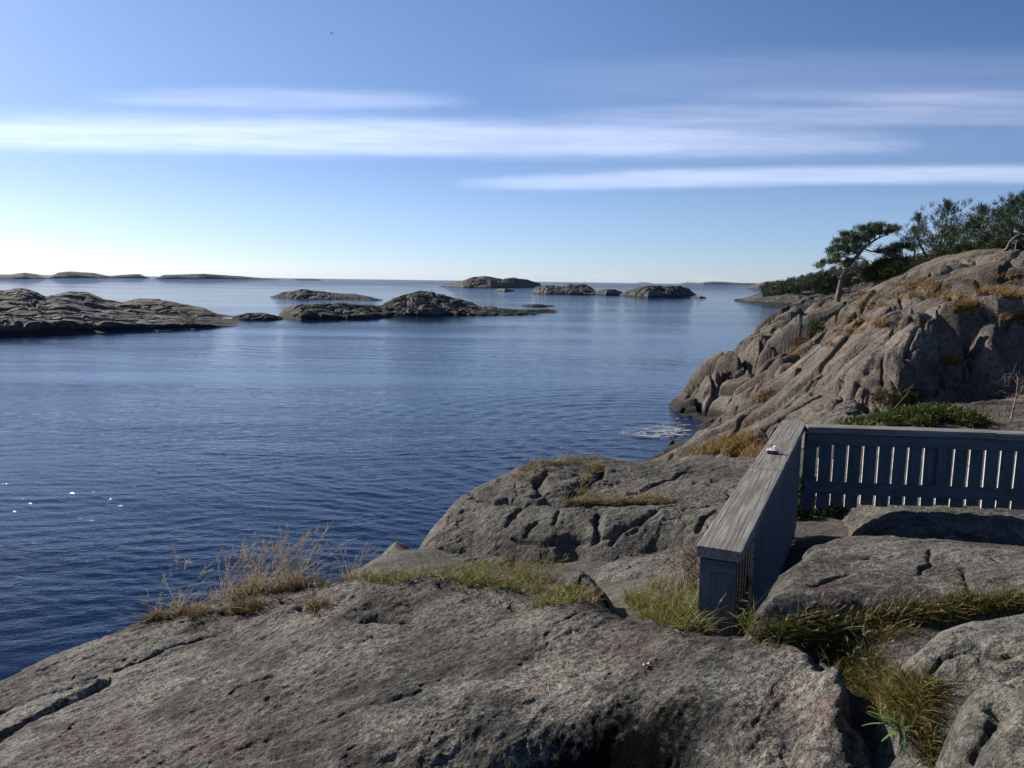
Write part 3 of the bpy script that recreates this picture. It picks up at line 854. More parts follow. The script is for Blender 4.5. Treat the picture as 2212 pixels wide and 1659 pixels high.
X, Y = polar_grid(-43, 27, 1150, 2.15, 7.4, 820)
Z = T_SLAB(X, Y)
Z = carve(X, Y, Z, SLAB_CRACKS, T_SLAB, 2.1, 7.0, warp=0.03, wscale=5)
Z = Z + rock_detail(X, Y, a=0.55)
V, F = np.stack([X, Y, Z], -1).reshape(-1, 3), grid_faces(*X.shape, keep=(Z > T_GROUND(X, Y) - 0.6) & (Z > 0.3))
V, F = compact(V, F)
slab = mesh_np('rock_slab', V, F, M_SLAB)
tag(slab, 'broad lichen-speckled rock slab filling the near foreground, sloping left towards the sea', 'rock')


# ------------------------------------------------------------------ middle hump
HUMP_CREST = [(893, 1206, 9.3), (915, 1165, 9.6), (950, 1120, 9.9), (1000, 1078, 10.2), (1060, 1040, 10.5), (1130, 1007, 10.8), (1200, 990, 11.0), (1290, 986, 11.2), (1400, 999, 11.3), (1500, 996, 11.6), (1600, 996, 11.8), (1700, 1000, 11.8)]
HUMP = pts3(HUMP_CREST) + pts3([
    (905, 1222, 8.9), (1000, 1216, 8.75), (1130, 1216, 8.5), (1250, 1213, 8.35), (1400, 1204, 8.15), (1540, 1190, 7.9), (1660, 1150, 7.8),
    (960, 1170, 9.1), (1060, 1165, 8.85), (1180, 1168, 8.55), (1280, 1155, 8.45), (1400, 1160, 8.2), (1530, 1150, 8.0),
    (1020, 1110, 9.6), (1100, 1120, 9.1), (1200, 1100, 9.05), (1300, 1096, 8.95), (1400, 1100, 8.8), (1520, 1095, 8.7), (1640, 1090, 8.6),
    (1130, 1082, 9.6), (1210, 1083, 9.35), (1300, 1082, 9.25), (1400, 1080, 9.2), (1530, 1076, 9.2), (1640, 1070, 9.2),
    (1080, 1060, 10.1), (1180, 1045, 9.85), (1290, 1040, 9.9), (1400, 1045, 9.85), (1520, 1045, 9.9), (1640, 1040, 9.9), (1300, 1010, 10.5), (1450, 1015, 10.6),
]) + back_pts(HUMP_CREST, [(0.9, 0.35), (2.2, 1.5)]) + [tuple(np.array(P(840, 1230, 9.4)) - (0, 0, .7)), tuple(np.array(P(860, 1180, 10.5)) - (0, 0, 1.0))] \
    + [tuple(np.array(P(x, 1225, d)) - (0, 0, 0.5)) for x, d in ((950, 8.3), (1130, 8.1), (1300, 7.8), (1500, 7.5))]
T_HUMP = TPS(HUMP, 2e-4)
HUMP_CRACKS = [
    ([(1060, 1095), (1090, 1085), (1135, 1092), (1180, 1085), (1260, 1086), (1330, 1084), (1420, 1086), (1480, 1078)], 0.05, 0.13, 0.04),
    ([(1300, 1000), (1295, 1025), (1270, 1045), (1240, 1065), (1232, 1080)], 0.045, 0.16, 0.03),
    ([(1180, 1020), (1165, 1040), (1170, 1065), (1150, 1085)], 0.05, 0.15, 0.05),
    ([(1150, 1088), (1120, 1105), (1095, 1140)], 0.035, 0.09, 0.03),
    ([(1006, 1065), (1040, 1085), (1085, 1097)], 0.03, 0.05, 0.03),
    ([(1210, 1095), (1200, 1120), (1190, 1140)], 0.03, 0.07, 0.02),
    ([(1165, 1118), (1145, 1145), (1135, 1165)], 0.025, 0.06, 0.02),
    ([(1290, 1098), (1292, 1130), (1295, 1165)], 0.04, 0.16, 0.04),
    ([(1480, 1085), (1420, 1100), (1360, 1135), (1330, 1165), (1320, 1195)], 0.04, 0.12, 0.05),
    ([(1395, 1110), (1375, 1140), (1350, 1165)], 0.025, 0.06, 0.0),
    ([(1380, 1065), (1420, 1045), (1470, 1020), (1520, 1010)], 0.03, 0.07, 0.03),
    ([(1545, 1092), (1520, 1110), (1510, 1140)], 0.03, 0.08, 0.0), ([(1520, 1112), (1545, 1140)], 0.025, 0.06, 0.0),
    ([(1090, 1165), (1180, 1172), (1280, 1160), (1350, 1160)], 0.03, 0.05, 0.05),
    ([(1590, 1080), (1570, 1060), (1530, 1050)], 0.03, 0.08, 0.0),
]
X, Y = polar_grid(-9, 20, 860, 7.2, 15, 560)
Z = T_HUMP(X, Y)
Z = carve(X, Y, Z, HUMP_CRACKS, T_HUMP, 7.3, 13, warp=0.06, wscale=2.5)
Z = Z + rock_detail(X, Y, a=0.4, s=0.6, amp=1.7, aniso=2.2)
V, F = np.stack([X, Y, Z], -1).reshape(-1, 3), grid_faces(*X.shape, keep=(Z > T_GROUND(X, Y) - 0.7) & (Z > 0.2))
V, F = compact(V, F)
hump = mesh_np('rock_dome', V, F, M_HUMP)
tag(hump, 'grey cracked rock dome with grassy crevices between the fence and the sea', 'rock')


# ------------------------------------------------------------------ boulders: a plan outline, a top, rounded shoulders
def boulder(label, outline, top, rad, mat, name='boulder', base_drop=0.5, amp=1.0, na=420, nd=300, cracks=(), cut=0.45, a=0.3, s=1.0, sink=0.25, power=0.5, top_xyz=None, base=None, row=1250):
    """outline: (px, distance) round the foot; top: pixels with distance on the upper surface"""
    poly = []
    for (px, d) in outline:
        aa_, _ = px_ray(px, row)
        poly.append((d * math.sin(aa_), d * math.cos(aa_)))
    tp = TPS(top_xyz if top_xyz else pts3(top), 5e-3)
    pa = [math.degrees(math.atan2(q[0], q[1])) for q in poly]; pdist = [math.hypot(*q) for q in poly]
    X, Y = polar_grid(min(pa) - 1.5, max(pa) + 1.5, na, min(pdist) - 0.12, max(pdist) + 0.12, nd)
    wx = X + 0.06 * fbm(X * 2.3 * s, Y * 2.3 * s, octv=4) / s; wy = Y + 0.06 * fbm(X * 2.3 * s + 30, Y * 2.3 * s, octv=4) / s
    d = poly_inside_dist(wx, wy, poly)
    zt = tp(X, Y)
    if cracks: zt = carve(X, Y, zt, cracks, tp, min(pdist) * 0.8, max(pdist), warp=0.03, wscale=6)
    q = np.clip(d / rad, 0, 1)
    prof = (1 - (1 - q) ** 2.4) ** power
    zg = (base or T_GROUND)(X, Y) - sink
    if base_drop: zg = np.minimum(zg, zt - base_drop)
    Z = zg + (zt - zg) * prof
    Z = Z + rock_detail(X, Y, a=a, s=s * 1.3, amp=amp) * (0.4 + 0.6 * q)
    V, F = np.stack([X, Y, Z], -1).reshape(-1, 3), grid_faces(*X.shape, keep=(d > -0.03))
    V, F = compact(V, F)
    o = mesh_np(name, V, F, mat); tag(o, label, 'boulder')
    return o


boulder('long rounded boulder with rusty stains lying against the end of the fence',
        [(1584, 3.08), (1640, 2.99), (1720, 3.03), (1850, 3.13), (2000, 3.25), (2212, 3.27), (2500, 3.3), (2760, 3.55), (2860, 4.0), (2760, 4.45), (2500, 4.6), (2212, 4.55), (2000, 4.55), (1850, 4.5), (1740, 4.37), (1668, 4.02), (1612, 3.48)],
        [(1625, 1246, 3.3), (1660, 1207, 3.6), (1740, 1174, 3.95), (1850, 1160, 4.15), (2000, 1162, 4.15), (2120, 1180, 4.15), (2212, 1196, 4.15), (2500, 1196, 4.15), (1670, 1290, 3.17), (1760, 1290, 3.22), (1850, 1288, 3.32),
         (2050, 1280, 3.36), (2212, 1275, 3.38), (2500, 1275, 3.4), (1850, 1220, 3.72), (2050, 1220, 3.78), (1750, 1234, 3.53), (1900, 1160, 4.4), (2100, 1180, 4.4)],
        0.22, M_BOULDER, na=620, nd=420, amp=0.75, s=0.7, power=0.58, base_drop=0.3,
        cracks=[([(1850, 1206), (1920, 1211), (2000, 1209), (2070, 1207)], 0.012, 0.018, -0.02), ([(1985, 1250), (2000, 1215), (2008, 1185)], 0.010, 0.02, 0.012), ([(2110, 1200), (2160, 1213), (2212, 1214)], 0.012, 0.02, -0.015),
                ([(1745, 1270), (1800, 1248), (1850, 1245)], 0.012, 0.016, 0.012), ([(2085, 1225), (2090, 1260), (2095, 1280)], 0.012, 0.02, 0.0)])
boulder('pale low boulder at the right edge between the rusty one and the corner one',
        [(q0, q1 * 0.83) for q0, q1 in ((1888, 3.1), (1960, 2.98), (2100, 2.95), (2480, 2.95), (2700, 3.15), (2720, 3.55), (2480, 3.85), (2212, 3.85), (2050, 3.8), (1950, 3.65), (1900, 3.4))],
        [(x_, y_, d_ * 0.83) for x_, y_, d_ in ((1905, 1400, 3.3), (1940, 1366, 3.45), (1990, 1343, 3.55), (2100, 1328, 3.6), (2212, 1323, 3.6), (2500, 1318, 3.6), (1940, 1420, 3.16), (2050, 1400, 3.2), (2212, 1400, 3.2), (2500, 1400, 3.2), (2100, 1328, 3.8))],
        0.24, M_BOULDER, na=480, nd=320, amp=0.6, s=0.8,
        cracks=[([(1990, 1440), (2030, 1410), (2100, 1402), (2212, 1405)], 0.03, 0.05, 0.03), ([(1985, 1350), (2000, 1370), (1960, 1400)], 0.02, 0.03, 0.0)])
boulder('pale rough boulder in the lower right corner beside the leafy rosette',
        [(q0, q1 * 0.84) for q0, q1 in ((2035, 2.28), (2100, 2.1), (2300, 2.0), (2600, 1.97), (2850, 2.2), (2880, 2.7), (2600, 3.02), (2212, 3.0), (2080, 2.95), (2018, 2.8), (2010, 2.55))],
        [(x_, y_, d_ * 0.84) for x_, y_, d_ in ((2030, 1450, 2.76), (2070, 1420, 2.84), (2150, 1407, 2.9), (2212, 1410, 2.9), (2600, 1400, 2.9), (2090, 1500, 2.55), (2212, 1500, 2.56), (2080, 1600, 2.34), (2212, 1600, 2.35), (2600, 1550, 2.4), (2140, 1680, 2.2), (2400, 1680, 2.2))],
        0.2, M_BOULDER, na=420, nd=420, amp=0.6, s=0.8,
        cracks=[([(2150, 1480), (2170, 1530), (2150, 1580), (2100, 1640)], 0.025, 0.06, 0.02), ([(2120, 1450), (2200, 1470)], 0.02, 0.03, 0.0)])
boulder('dark stepped rock half buried in grass in the middle of the hollow',
        [(1205, 4.85), (1270, 4.68), (1350, 4.6), (1368, 4.75), (1350, 5.15), (1290, 5.6), (1215, 5.75), (1180, 5.4)],
        [(1200, 1240, 5.4), (1240, 1222, 5.5), (1290, 1238, 5.3), (1340, 1262, 5.0), (1360, 1285, 4.85), (1270, 1270, 5.0), (1220, 1262, 5.2), (1310, 1290, 4.8)],
        0.34, M_HUMP, na=260, nd=240, amp=1.7, s=1.3, cracks=[([(1215, 1250), (1260, 1245), (1300, 1260), (1340, 1290)], 0.04, 0.05, 0.04)])
boulder('small rounded grey rock at the left foot of the cracked dome',
        [(770, 9.1), (840, 8.85), (900, 8.9), (925, 9.3), (910, 10.2), (850, 10.3), (790, 9.9)],
        [(785, 1215, 9.2), (810, 1182, 9.6), (850, 1160, 9.8), (895, 1158, 9.8), (912, 1172, 9.8), (840, 1195, 9.3), (890, 1190, 9.3)],
        0.55, M_HUMP, na=240, nd=220, amp=1.4, s=0.7)
boulder('thin rock ledge peeping from the grass in front of the dome',
        [(705, 7.9), (800, 7.75), (950, 7.5), (1060, 7.25), (1130, 7.2), (1140, 7.7), (1060, 8.2), (900, 8.4), (760, 8.45)],
        [(720, 1252, 8.1), (800, 1228, 8.1), (900, 1212, 8.1), (1000, 1203, 7.9), (1080, 1194, 7.9), (1125, 1198, 7.7), (1060, 1215, 7.5), (900, 1228, 7.8)],
        0.26, M_HUMP, na=360, nd=160, amp=1.4, s=0.9)
boulder('flat pinkish slab of rock left of the fence end below the dome',
        [(1260, 6.3), (1380, 6.0), (1500, 5.4), (1600, 4.9), (1680, 5.2), (1640, 6.4), (1520, 7.2), (1350, 7.3), (1250, 6.9)],
        [(1270, 1225, 6.7), (1360, 1205, 6.9), (1450, 1190, 6.9), (1540, 1182, 6.6), (1620, 1190, 5.8), (1400, 1225, 6.3), (1500, 1225, 5.8), (1580, 1215, 5.4)],
        0.3, M_BOULDER, na=360, nd=240, amp=1.3, s=0.9)
boulder('sunlit low rock swelling out under the far run of the fence',
        [(1815, 7.05), (1880, 6.85), (2050, 6.8), (2212, 6.95), (2330, 7.4), (2350, 9.2), (2100, 9.2), (1900, 9.0), (1800, 8.2)], None,
        0.55, M_BOULDER, na=320, nd=240, amp=0.6, s=0.8, power=0.6, sink=0.05, base_drop=0,
        top_xyz=[PD(1840, 7.4, -1.945), PD(1920, 7.4, -1.885), PD(2020, 7.5, -1.865), PD(2140, 7.7, -1.88), PD(2250, 7.9, -1.915), PD(1900, 8.5, -2.0), PD(2100, 8.6, -1.98), PD(2300, 8.6, -2.0), PD(2020, 7.0, -1.97), PD(2200, 7.2, -1.99)])

# ------------------------------------------------------------------ the headland
RIDGE = [(1490, 822, 43), (1540, 801, 46), (1575, 771, 48), (1640, 741, 50), (1690, 702, 51), (1745, 676, 51), (1795, 668, 47), (1812, 652, 46.5), (1880, 630, 46), (1950, 596, 45), (2050, 574, 42), (2110, 556, 40), (2212, 548, 38), (2400, 520, 38)]
HEAD = pts3(RIDGE) + [PZ(*q, 0.05) for q in ((1490, 948), (1468, 905), (1458, 880), (1425, 968), (1395, 990))] + [PZ(1475, 925, -0.4), PZ(1440, 880, -2.5), PZ(1400, 940, -2.2), PZ(1360, 985, -2.0)] + pts3([
    (1700, 800, 36), (1650, 850, 37), (1600, 880, 36), (1560, 905, 36), (1520, 915, 37.5), (1550, 940, 28), (1600, 920, 27), (1650, 915, 21), (1500, 960, 27),
    (1740, 905, 15.5), (1700, 925, 16), (1640, 935, 18), (1600, 950, 19), (1540, 975, 18.5), (1450, 975, 24), (1420, 985, 24), (1500, 990, 17), (1580, 985, 15), (1640, 975, 14), (1700, 970, 13),
    (1750, 850, 21), (1700, 870, 23), (1800, 800, 21), (1800, 760, 27), (1720, 740, 40), (1640, 790, 42), (1580, 830, 41), (1900, 690, 25), (2000, 640, 30), (2100, 600, 34), (1850, 770, 20), (1880, 730, 21),
    (1850, 700, 36), (1900, 640, 39), (2000, 610, 37), (2212, 600, 31), (2400, 600, 30),
    # brow of the near cliff and its foot
    (1800, 845, 16.6), (1850, 800, 16.9), (1900, 768, 17.1), (1960, 702, 17.35), (2020, 692, 17.7), (2080, 700, 18.0), (2150, 690, 18.4), (2212, 688, 18.8), (2400, 688, 20),
    (1960, 690, 18.2), (2080, 688, 18.9), (2212, 676, 19.7),
    (1820, 880, 15.9), (1780, 900, 15.5), (1850, 890, 15.9), (1930, 880, 16.3), (2000, 875, 16.65), (2100, 868, 17.2), (2212, 860, 17.9), (2400, 860, 19),
    (1900, 830, 16.45), (1980, 790, 16.95), (2050, 780, 17.35), (2120, 775, 17.75), (2212, 770, 18.3), (2400, 770, 19.5), (2212, 645, 23), (2100, 655, 22.5), (2000, 668, 22), (1900, 745, 19.5),
    (1850, 905, 14.6), (2000, 900, 15.0), (2100, 895, 15.4), (2212, 892, 15.8), (2400, 890, 16.5),
    (1760, 930, 13), (1900, 940, 11.5), (2212, 940, 11.5), (2400, 940, 11.5),
]) + back_pts(RIDGE[:6], [(3, 0.9), (9, 3.4), (20, 6)]) + back_pts(RIDGE[6:], [(6, 0.8), (16, 2.0), (40, 6.5)])
T_HEAD = TPS(HEAD, 4e-4)
HEAD_CRACKS = [
    ([(1495, 945), (1560, 905), (1620, 868), (1660, 840), (1720, 800)], 0.12, 0.35, 0.1),
    ([(1560, 935), (1590, 905), (1605, 870)], 0.06, 0.2, 0.0),
    ([(1640, 830), (1680, 790), (1700, 760), (1730, 735)], 0.15, 0.6, 0.5),
    ([(1620, 850), (1630, 800), (1660, 765), (1700, 735), (1735, 715)], 0.14, 0.6, 0.6),
    ([(1545, 860), (1570, 825), (1600, 800), (1640, 790)], 0.15, 0.7, 0.5),
    ([(1480, 880), (1510, 845), (1530, 830)], 0.12, 0.4, 0.0),
    ([(1520, 890), (1545, 865), (1560, 830)], 0.14, 0.5, 0.3),
    ([(1680, 900), (1740, 850), (1800, 800), (1860, 750), (1920, 710), (1990, 680)], 0.08, 0.2, 0.12),
    ([(1720, 830), (1790, 770), (1860, 720), (1930, 680), (2010, 650)], 0.09, 0.25, 0.15),
    ([(1750, 790), (1830, 725), (1890, 690), (1950, 665)], 0.07, 0.2, 0.1),
    ([(1760, 760), (1800, 720), (1850, 685), (1900, 655)], 0.08, 0.3, 0.15),
    ([(1790, 740), (1840, 690), (1880, 660)], 0.08, 0.25, 0.12),
    ([(1830, 700), (1870, 665), (1900, 640)], 0.08, 0.3, 0.2),
    ([(1905, 690), (1960, 655), (2020, 640), (2070, 640)], 0.1, 0.35, 0.25),
    ([(2000, 660), (2080, 665), (2120, 630), (2180, 615), (2230, 615)], 0.1, 0.35, 0.2),
    ([(1980, 590), (2020, 600), (2060, 580), (2110, 575)], 0.1, 0.3, 0.2),
    # joints in the cliff
    ([(1795, 888), (1830, 830), (1850, 800), (1890, 785)], 0.05, 0.22, 0.1),
    ([(1853, 892), (1858, 850), (1862, 815)], 0.035, 0.25, 0.0),
    ([(1970, 775), (1955, 810), (1948, 830)], 0.05, 0.3, 0.25),
    ([(1960, 700), (1975, 730), (1985, 760), (2020, 790)], 0.05, 0.3, 0.2),
    ([(2082, 700), (2085, 740), (2090, 790), (2110, 820)], 0.06, 0.5, 0.0),
    ([(2078, 795), (2080, 840), (2085, 870)], 0.03, 0.25, 0.0),
    ([(1985, 828), (2030, 838), (2078, 845)], 0.03, 0.2, 0.06),
    ([(2110, 795), (2150, 800), (2190, 770), (2212, 730)], 0.04, 0.3, 0.15),
    ([(1900, 800), (1940, 830), (1980, 835)], 0.04, 0.2, 0.1),
    ([(1500, 968), (1560, 962), (1640, 950), (1700, 950)], 0.06, 0.2, 0.1),
    ([(1640, 975), (1650, 940), (1690, 915), (1740, 905)], 0.06, 0.22, 0.12),
]


def block_relief(X, Y, ang, a, b_, seed, wob=0.5):
    ca, sa_ = math.cos(ang), math.sin(ang)
    u, v = X * ca + Y * sa_, -X * sa_ + Y * ca
    wu = u / a + wob * fbm(X / a / 1.5, Y / a / 1.5, octv=2, gain=0.35); wv = v / b_ + wob * fbm(X / a / 1.5 + 50, Y / a / 1.5, octv=2, gain=0.35)
    return voro(wu, wv, seed)


def headland_relief(X, Y, D):
    ang = -STRIKE                         # long axis of the joint blocks
    k = np.clip(D / 30, 0.45, 1.4)
    f1, e, r1, r2, ox, oy = block_relief(X, Y, ang, 6.2, 2.3, 5, wob=0.32)
    z = (r1 - 0.5) * 1.0 * sstep(0, 0.22, e) + (r2 - 0.5) * 1.1 * oy + 0.22 * (sstep(0, 0.26, e) - 1) - 0.85 * (1 - sstep(0, 0.08, e))
    f1, e, r1, r2, ox, oy = block_relief(X, Y, ang + 0.2, 2.6, 1.05, 6, wob=0.3)
    z = z + 0.55 * ((r1 - 0.5) * 0.7 * sstep(0, 0.14, e) + (r2 - 0.5) * 0.8 * oy + 0.10 * (sstep(0, 0.25, e) - 1) - 0.55 * (1 - sstep(0, 0.09, e)))
    z = z * k
    ca, sa_ = math.cos(ang), math.sin(ang)
    u, v = X * ca + Y * sa_, -X * sa_ + Y * ca
    z = z + 0.075 * k * fbm(u * 0.5, v * 1.8, octv=5, gain=0.55) + 0.035 * fbm(X * 2.2, Y * 2.2, octv=4, gain=0.6)
    return z


X, Y = polar_grid(6.5, 47, 1100, 11.0, 95, 1150)
D = np.hypot(X, Y)
# the near cliff breaks along joints: whole blocks stand forward or back
ca_, sa_ = math.cos(0.35), math.sin(0.35)
bu, bv = X * ca_ + Y * sa_, -X * sa_ + Y * ca_
f1, e_, r1, r2, ox, oy = voro(bu / 1.15 + 0.25 * fbm(X, Y, octv=3), bv / 0.9 + 0.25 * fbm(X + 40, Y, octv=3), 21)
nearc = sstep(24, 20, D)
sh = nearc * ((r1 - 0.5) * 0.95 * sstep(0, 0.10, e_) - 0.25 * (1 - sstep(0, 0.10, e_)) + 0.28 * (r2 - 0.5) * ox)
Z0 = T_HEAD(X + 0.15 * sh, Y + sh)
Z = carve(X, Y, Z0.copy(), HEAD_CRACKS, T_HEAD, 11.5, 60, warp=0.15, wscale=0.9)
near_ridge = 1.0
Z = Z + headland_relief(X, Y, D) * sstep(-0.6, 1.2, Z0) * (1 - 0.6 * sstep(30, 38, D) * sstep(4.0, 5.5, Z0)) + 0.12 * sstep(30, 38, D) * sstep(4.0, 6, Z0)
Z = np.where(D < 14.5, Z - (14.5 - D) * 0.10, Z)
V, F = np.stack([X, Y, Z], -1).reshape(-1, 3), grid_faces(*X.shape, keep=(Z > -1.2))
V, F = compact(V, F)
head = mesh_np('headland', V, F, M_HEAD)

tag(head, 'jointed grey-pink rock headland rising from the sea to the pines', kind='structure')

boulder('rounded grey boulder wedged in the top of the cliff at the right edge',
        [(2092, 17.2), (2140, 16.9), (2192, 17.2), (2206, 17.9), (2165, 18.7), (2102, 18.4)],
        [(2108, 708, 17.6), (2140, 694, 17.9), (2180, 704, 17.9), (2118, 755, 17.25), (2172, 765, 17.3), (2142, 722, 17.4)],
        0.55, M_HEAD, na=200, nd=160, amp=1.2, s=0.5, base=T_HEAD, row=740, base_drop=1.1, sink=0.3)

# ------------------------------------------------------------------ the fence
def box_obj(name, parent, p0, p1, across, w, h, mat, bevel=0.006, ext=0.0):
    """a board from p0 to p1 (its centre line), w wide along 'across', h thick; local X runs along the board"""
    p0, p1 = Vector(p0), Vector(p1)
    xd = (p1 - p0).normalized(); L = (p1 - p0).length
    ac = Vector(across); yd = (ac - xd * ac.dot(xd)).normalized(); zd = xd.cross(yd)
    bm = bmesh.new(); bmesh.ops.create_cube(bm, size=1.0)
    for v in bm.verts: v.co = Vector((v.co.x * L, v.co.y * w, v.co.z * h))
    bmesh.ops.bevel(bm, geom=bm.edges[:], offset=bevel, segments=2, affect='EDGES', profile=0.6)
    me = bpy.data.meshes.new(name); bm.to_mesh(me); bm.free()
    for q in me.polygons: q.use_smooth = False
    me.materials.append(mat)
    o = bpy.data.objects.new(name, me); C.objects.link(o)
    mw = Matrix.Identity(4)
    for i, ax in enumerate((xd, yd, zd)):
        for j in range(3): mw[j][i] = ax[j]
    mw.translation = (p0 + p1) / 2
    o.parent = parent; o.matrix_parent_inverse = Matrix.Translation(-Vector(parent.location)); o.matrix_world = mw
    o.matrix_basis = mw if False else o.matrix_basis
    o.parent = parent
    o.matrix_local = Matrix.Translation(-Vector(parent.location)) @ mw
    o.matrix_parent_inverse = Matrix.Identity(4)
    return o


ZC = EYE_H - 1.20                  # upper face of the cap board
nl, nr_, fl, frr = PZ(1506, 1180.4, ZC), PZ(1600, 1190, ZC), PZ(1689, 911.6, ZC), PZ(1739.5, 914, ZC)
near_c, far_c = (nl + nr_) / 2, (fl + frr) / 2
armd = (far_c - near_c); armL = float(np.linalg.norm(armd)); armd /= armL
sided = np.array([armd[1], -armd[0], 0.0])                # towards the enclosure
CAPW = 0.205
corner = far_c.copy()
b0, b1 = PZ(1739, 918.5, ZC), PZ(2212, 933.5, ZC)
backd = (b1 - b0); backd[2] = 0; backd /= np.linalg.norm(backd)
backn = np.array([backd[1], -backd[0], 0.0])              # towards the camera
if backn[1] > 0: backn = -backn
fence = empty('wooden_fence', tuple(np.array([near_c[0], near_c[1], EYE_H - 1.8])))
tag(fence, 'painted wooden railing with a wide weathered grey cap board, turning a corner above the sea', 'fence')
up = np.array([0, 0, 1.0]); TH = 0.055
# near run: cap in two lengths, box of boards below it
mid = near_c + armd * armL * 0.47
for q0, q1 in ((near_c, mid - armd * 0.002), (mid + armd * 0.002, corner + armd * 0.10)):
    box_obj('cap_board', fence, q0 - up * TH / 2, q1 - up * TH / 2, sided, CAPW, TH, M_CAP, 0.007)
zb = ZC - TH - 0.002
ap = near_c + armd * 0.03
box_obj('end_board', fence, ap - up * (TH + 0.004), ap - up * 0.72, sided, CAPW - 0.035, 0.03, M_PAINT, 0.004)
box_obj('end_trim', fence, ap - armd * 0.024 - sided * (CAPW / 2 - 0.02) - up * (TH + 0.032), ap - armd * 0.024 + sided * (CAPW / 2 - 0.02) - up * (TH + 0.032), up, 0.055, 0.016, M_PAINT, 0.003)
p_in = CAPW / 2 - 0.032
for sgn, nm in ((1, 'inner'), (-1, 'outer')):
    y0 = sided * sgn * p_in
    if sgn > 0:
        box_obj('rail', fence, ap + armd * 0.02 + y0 * 0.55 - up * (TH + 0.085), corner + y0 * 0.55 - up * (TH + 0.085), up, 0.07, 0.03, M_PAINT, 0.003)
        box_obj('rail', fence, ap + armd * 0.02 + y0 * 0.55 - up * 0.56, corner + y0 * 0.55 - up * 0.56, up, 0.07, 0.03, M_PAINT, 0.003)
    n = int((armL - 0.1) / 0.118)
    for i in range(n):
        s0 = 0.075 + i * 0.118
        if sgn > 0 and i < 5: continue           # the first boards of the inner face stop short
        c0 = near_c + armd * (s0 + 0.0475) + y0
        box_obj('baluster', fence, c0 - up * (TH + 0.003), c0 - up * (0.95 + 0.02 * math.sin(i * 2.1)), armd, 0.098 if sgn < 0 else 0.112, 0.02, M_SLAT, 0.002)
# far run
bc0 = corner + backn * 0.0 + sided * 0.0
bs = b0 + backn * 0.0
BW = 0.165
bs = bs + backd * 0.004
blen = 4.2
off = backn * (-BW * 0.0)
box_obj('cap_board', fence, bs - up * TH / 2, bs + backd * 1.52 - up * TH / 2, backn, BW, TH, M_CAP, 0.007)
box_obj('cap_board', fence, bs + backd * 1.524 - up * (TH / 2 + 0.004), bs + backd * blen - up * (TH / 2 + 0.004), backn, BW, TH, M_CAP, 0.007)
fr0 = bs + backn * (BW / 2 - 0.030)
box_obj('rail', fence, fr0 + backd * 0.0 - up * (TH + 0.052), fr0 + backd * blen - up * (TH + 0.052), up, 0.095, 0.024, M_PAINT, 0.003)
box_obj('rail', fence, fr0 - up * (TH + 0.475), fr0 + backd * blen - up * (TH + 0.475), up, 0.105, 0.024, M_PAINT, 0.003)
fb0 = bs + backn * (BW / 2 - 0.053)
pitch_ = 0.1235
for i in range(int(blen / pitch_)):
    c0 = fb0 + backd * (0.045 + i * pitch_)
    leanx = 0.004 * math.sin(i * 1.7)
    z1 = 0.655 + 0.010 * math.sin(i * 2.7) + 0.05 * min(1.6, ((i * pitch_ - 1.35) / 1.1) ** 2)
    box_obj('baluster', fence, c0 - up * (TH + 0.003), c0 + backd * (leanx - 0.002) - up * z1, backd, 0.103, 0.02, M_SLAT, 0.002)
for s_ in (1.115, 2.9):
    c0 = fb0 + backd * s_ + backn * 0.0225
    box_obj('post', fence, c0 - up * (TH + 0.101), c0 - up * 0.476, backd, 0.075, 0.022, M_PAINT, 0.003)
# torn carton lying on the cap
m_card, t, b = new_mat('red_card'); b.inputs['Base Color'].default_value = (0.22, 0.035, 0.025, 1); b.inputs['Roughness'].default_value = 0.5
m_paper, t, b = new_mat('white_paper'); b.inputs['Base Color'].default_value = (0.78, 0.72, 0.66, 1); b.inputs['Roughness'].default_value = 0.7
cpos = PZ(1669, 979.5, ZC)
carton = empty('torn_carton', tuple(cpos)); tag(carton, 'small torn red and white carton lying open on the cap board of the fence', 'litter')
ex = np.array([0.985, -0.17, 0.0]); ey = np.array([0.17, 0.985, 0.0])
box_obj('card_box', carton, cpos - ex * 0.042 + up * 0.013, cpos + ex * 0.036 + up * 0.011, ey, 0.05, 0.021, m_card, 0.002)
bm = bmesh.new()
for (pts) in (((-.043, -.026, .026), (.036, -.026, .024), (.040, .026, .025), (-.043, .026, .027)),
              ((-.002, -.020, .027), (.030, -.018, .026), (.022, .012, .056), (.004, .016, .050)),
              ((-.030, -.01, .028), (-.008, -.012, .028), (-.010, .012, .040), (-.028, .014, .036)),
              ((.022, -.016, .026), (.058, -.022, .006), (.056, .014, .010), (.030, .016, .040))):
    vs = [bm.verts.new(cpos + ex * a + ey * b_ + up * c) for a, b_, c in pts]
    bm.faces.new(vs)
bmesh.ops.subdivide_edges(bm, edges=bm.edges[:], cuts=2, use_grid_fill=True)
for v in bm.verts: v.co += Vector(np.random.default_rng(int(abs(v.co.x * 1e5)) % 999).normal(size=3) * 0.0012)
r_ = bmesh.ops.extrude_face_region(bm, geom=bm.faces[:])
for v in [g for g in r_['geom'] if isinstance(g, bmesh.types.BMVert)]: v.co.z += 0.0012
me = bpy.data.meshes.new('paper_flap'); bm.to_mesh(me); bm.free(); me.materials.append(m_paper)
o = bpy.data.objects.new('paper_flap', me); C.objects.link(o); o.parent = carton; o.matrix_parent_inverse = Matrix.Translation(-Vector(cpos))

# ------------------------------------------------------------------ ray caster for planting
dg = bpy.context.evaluated_depsgraph_get()


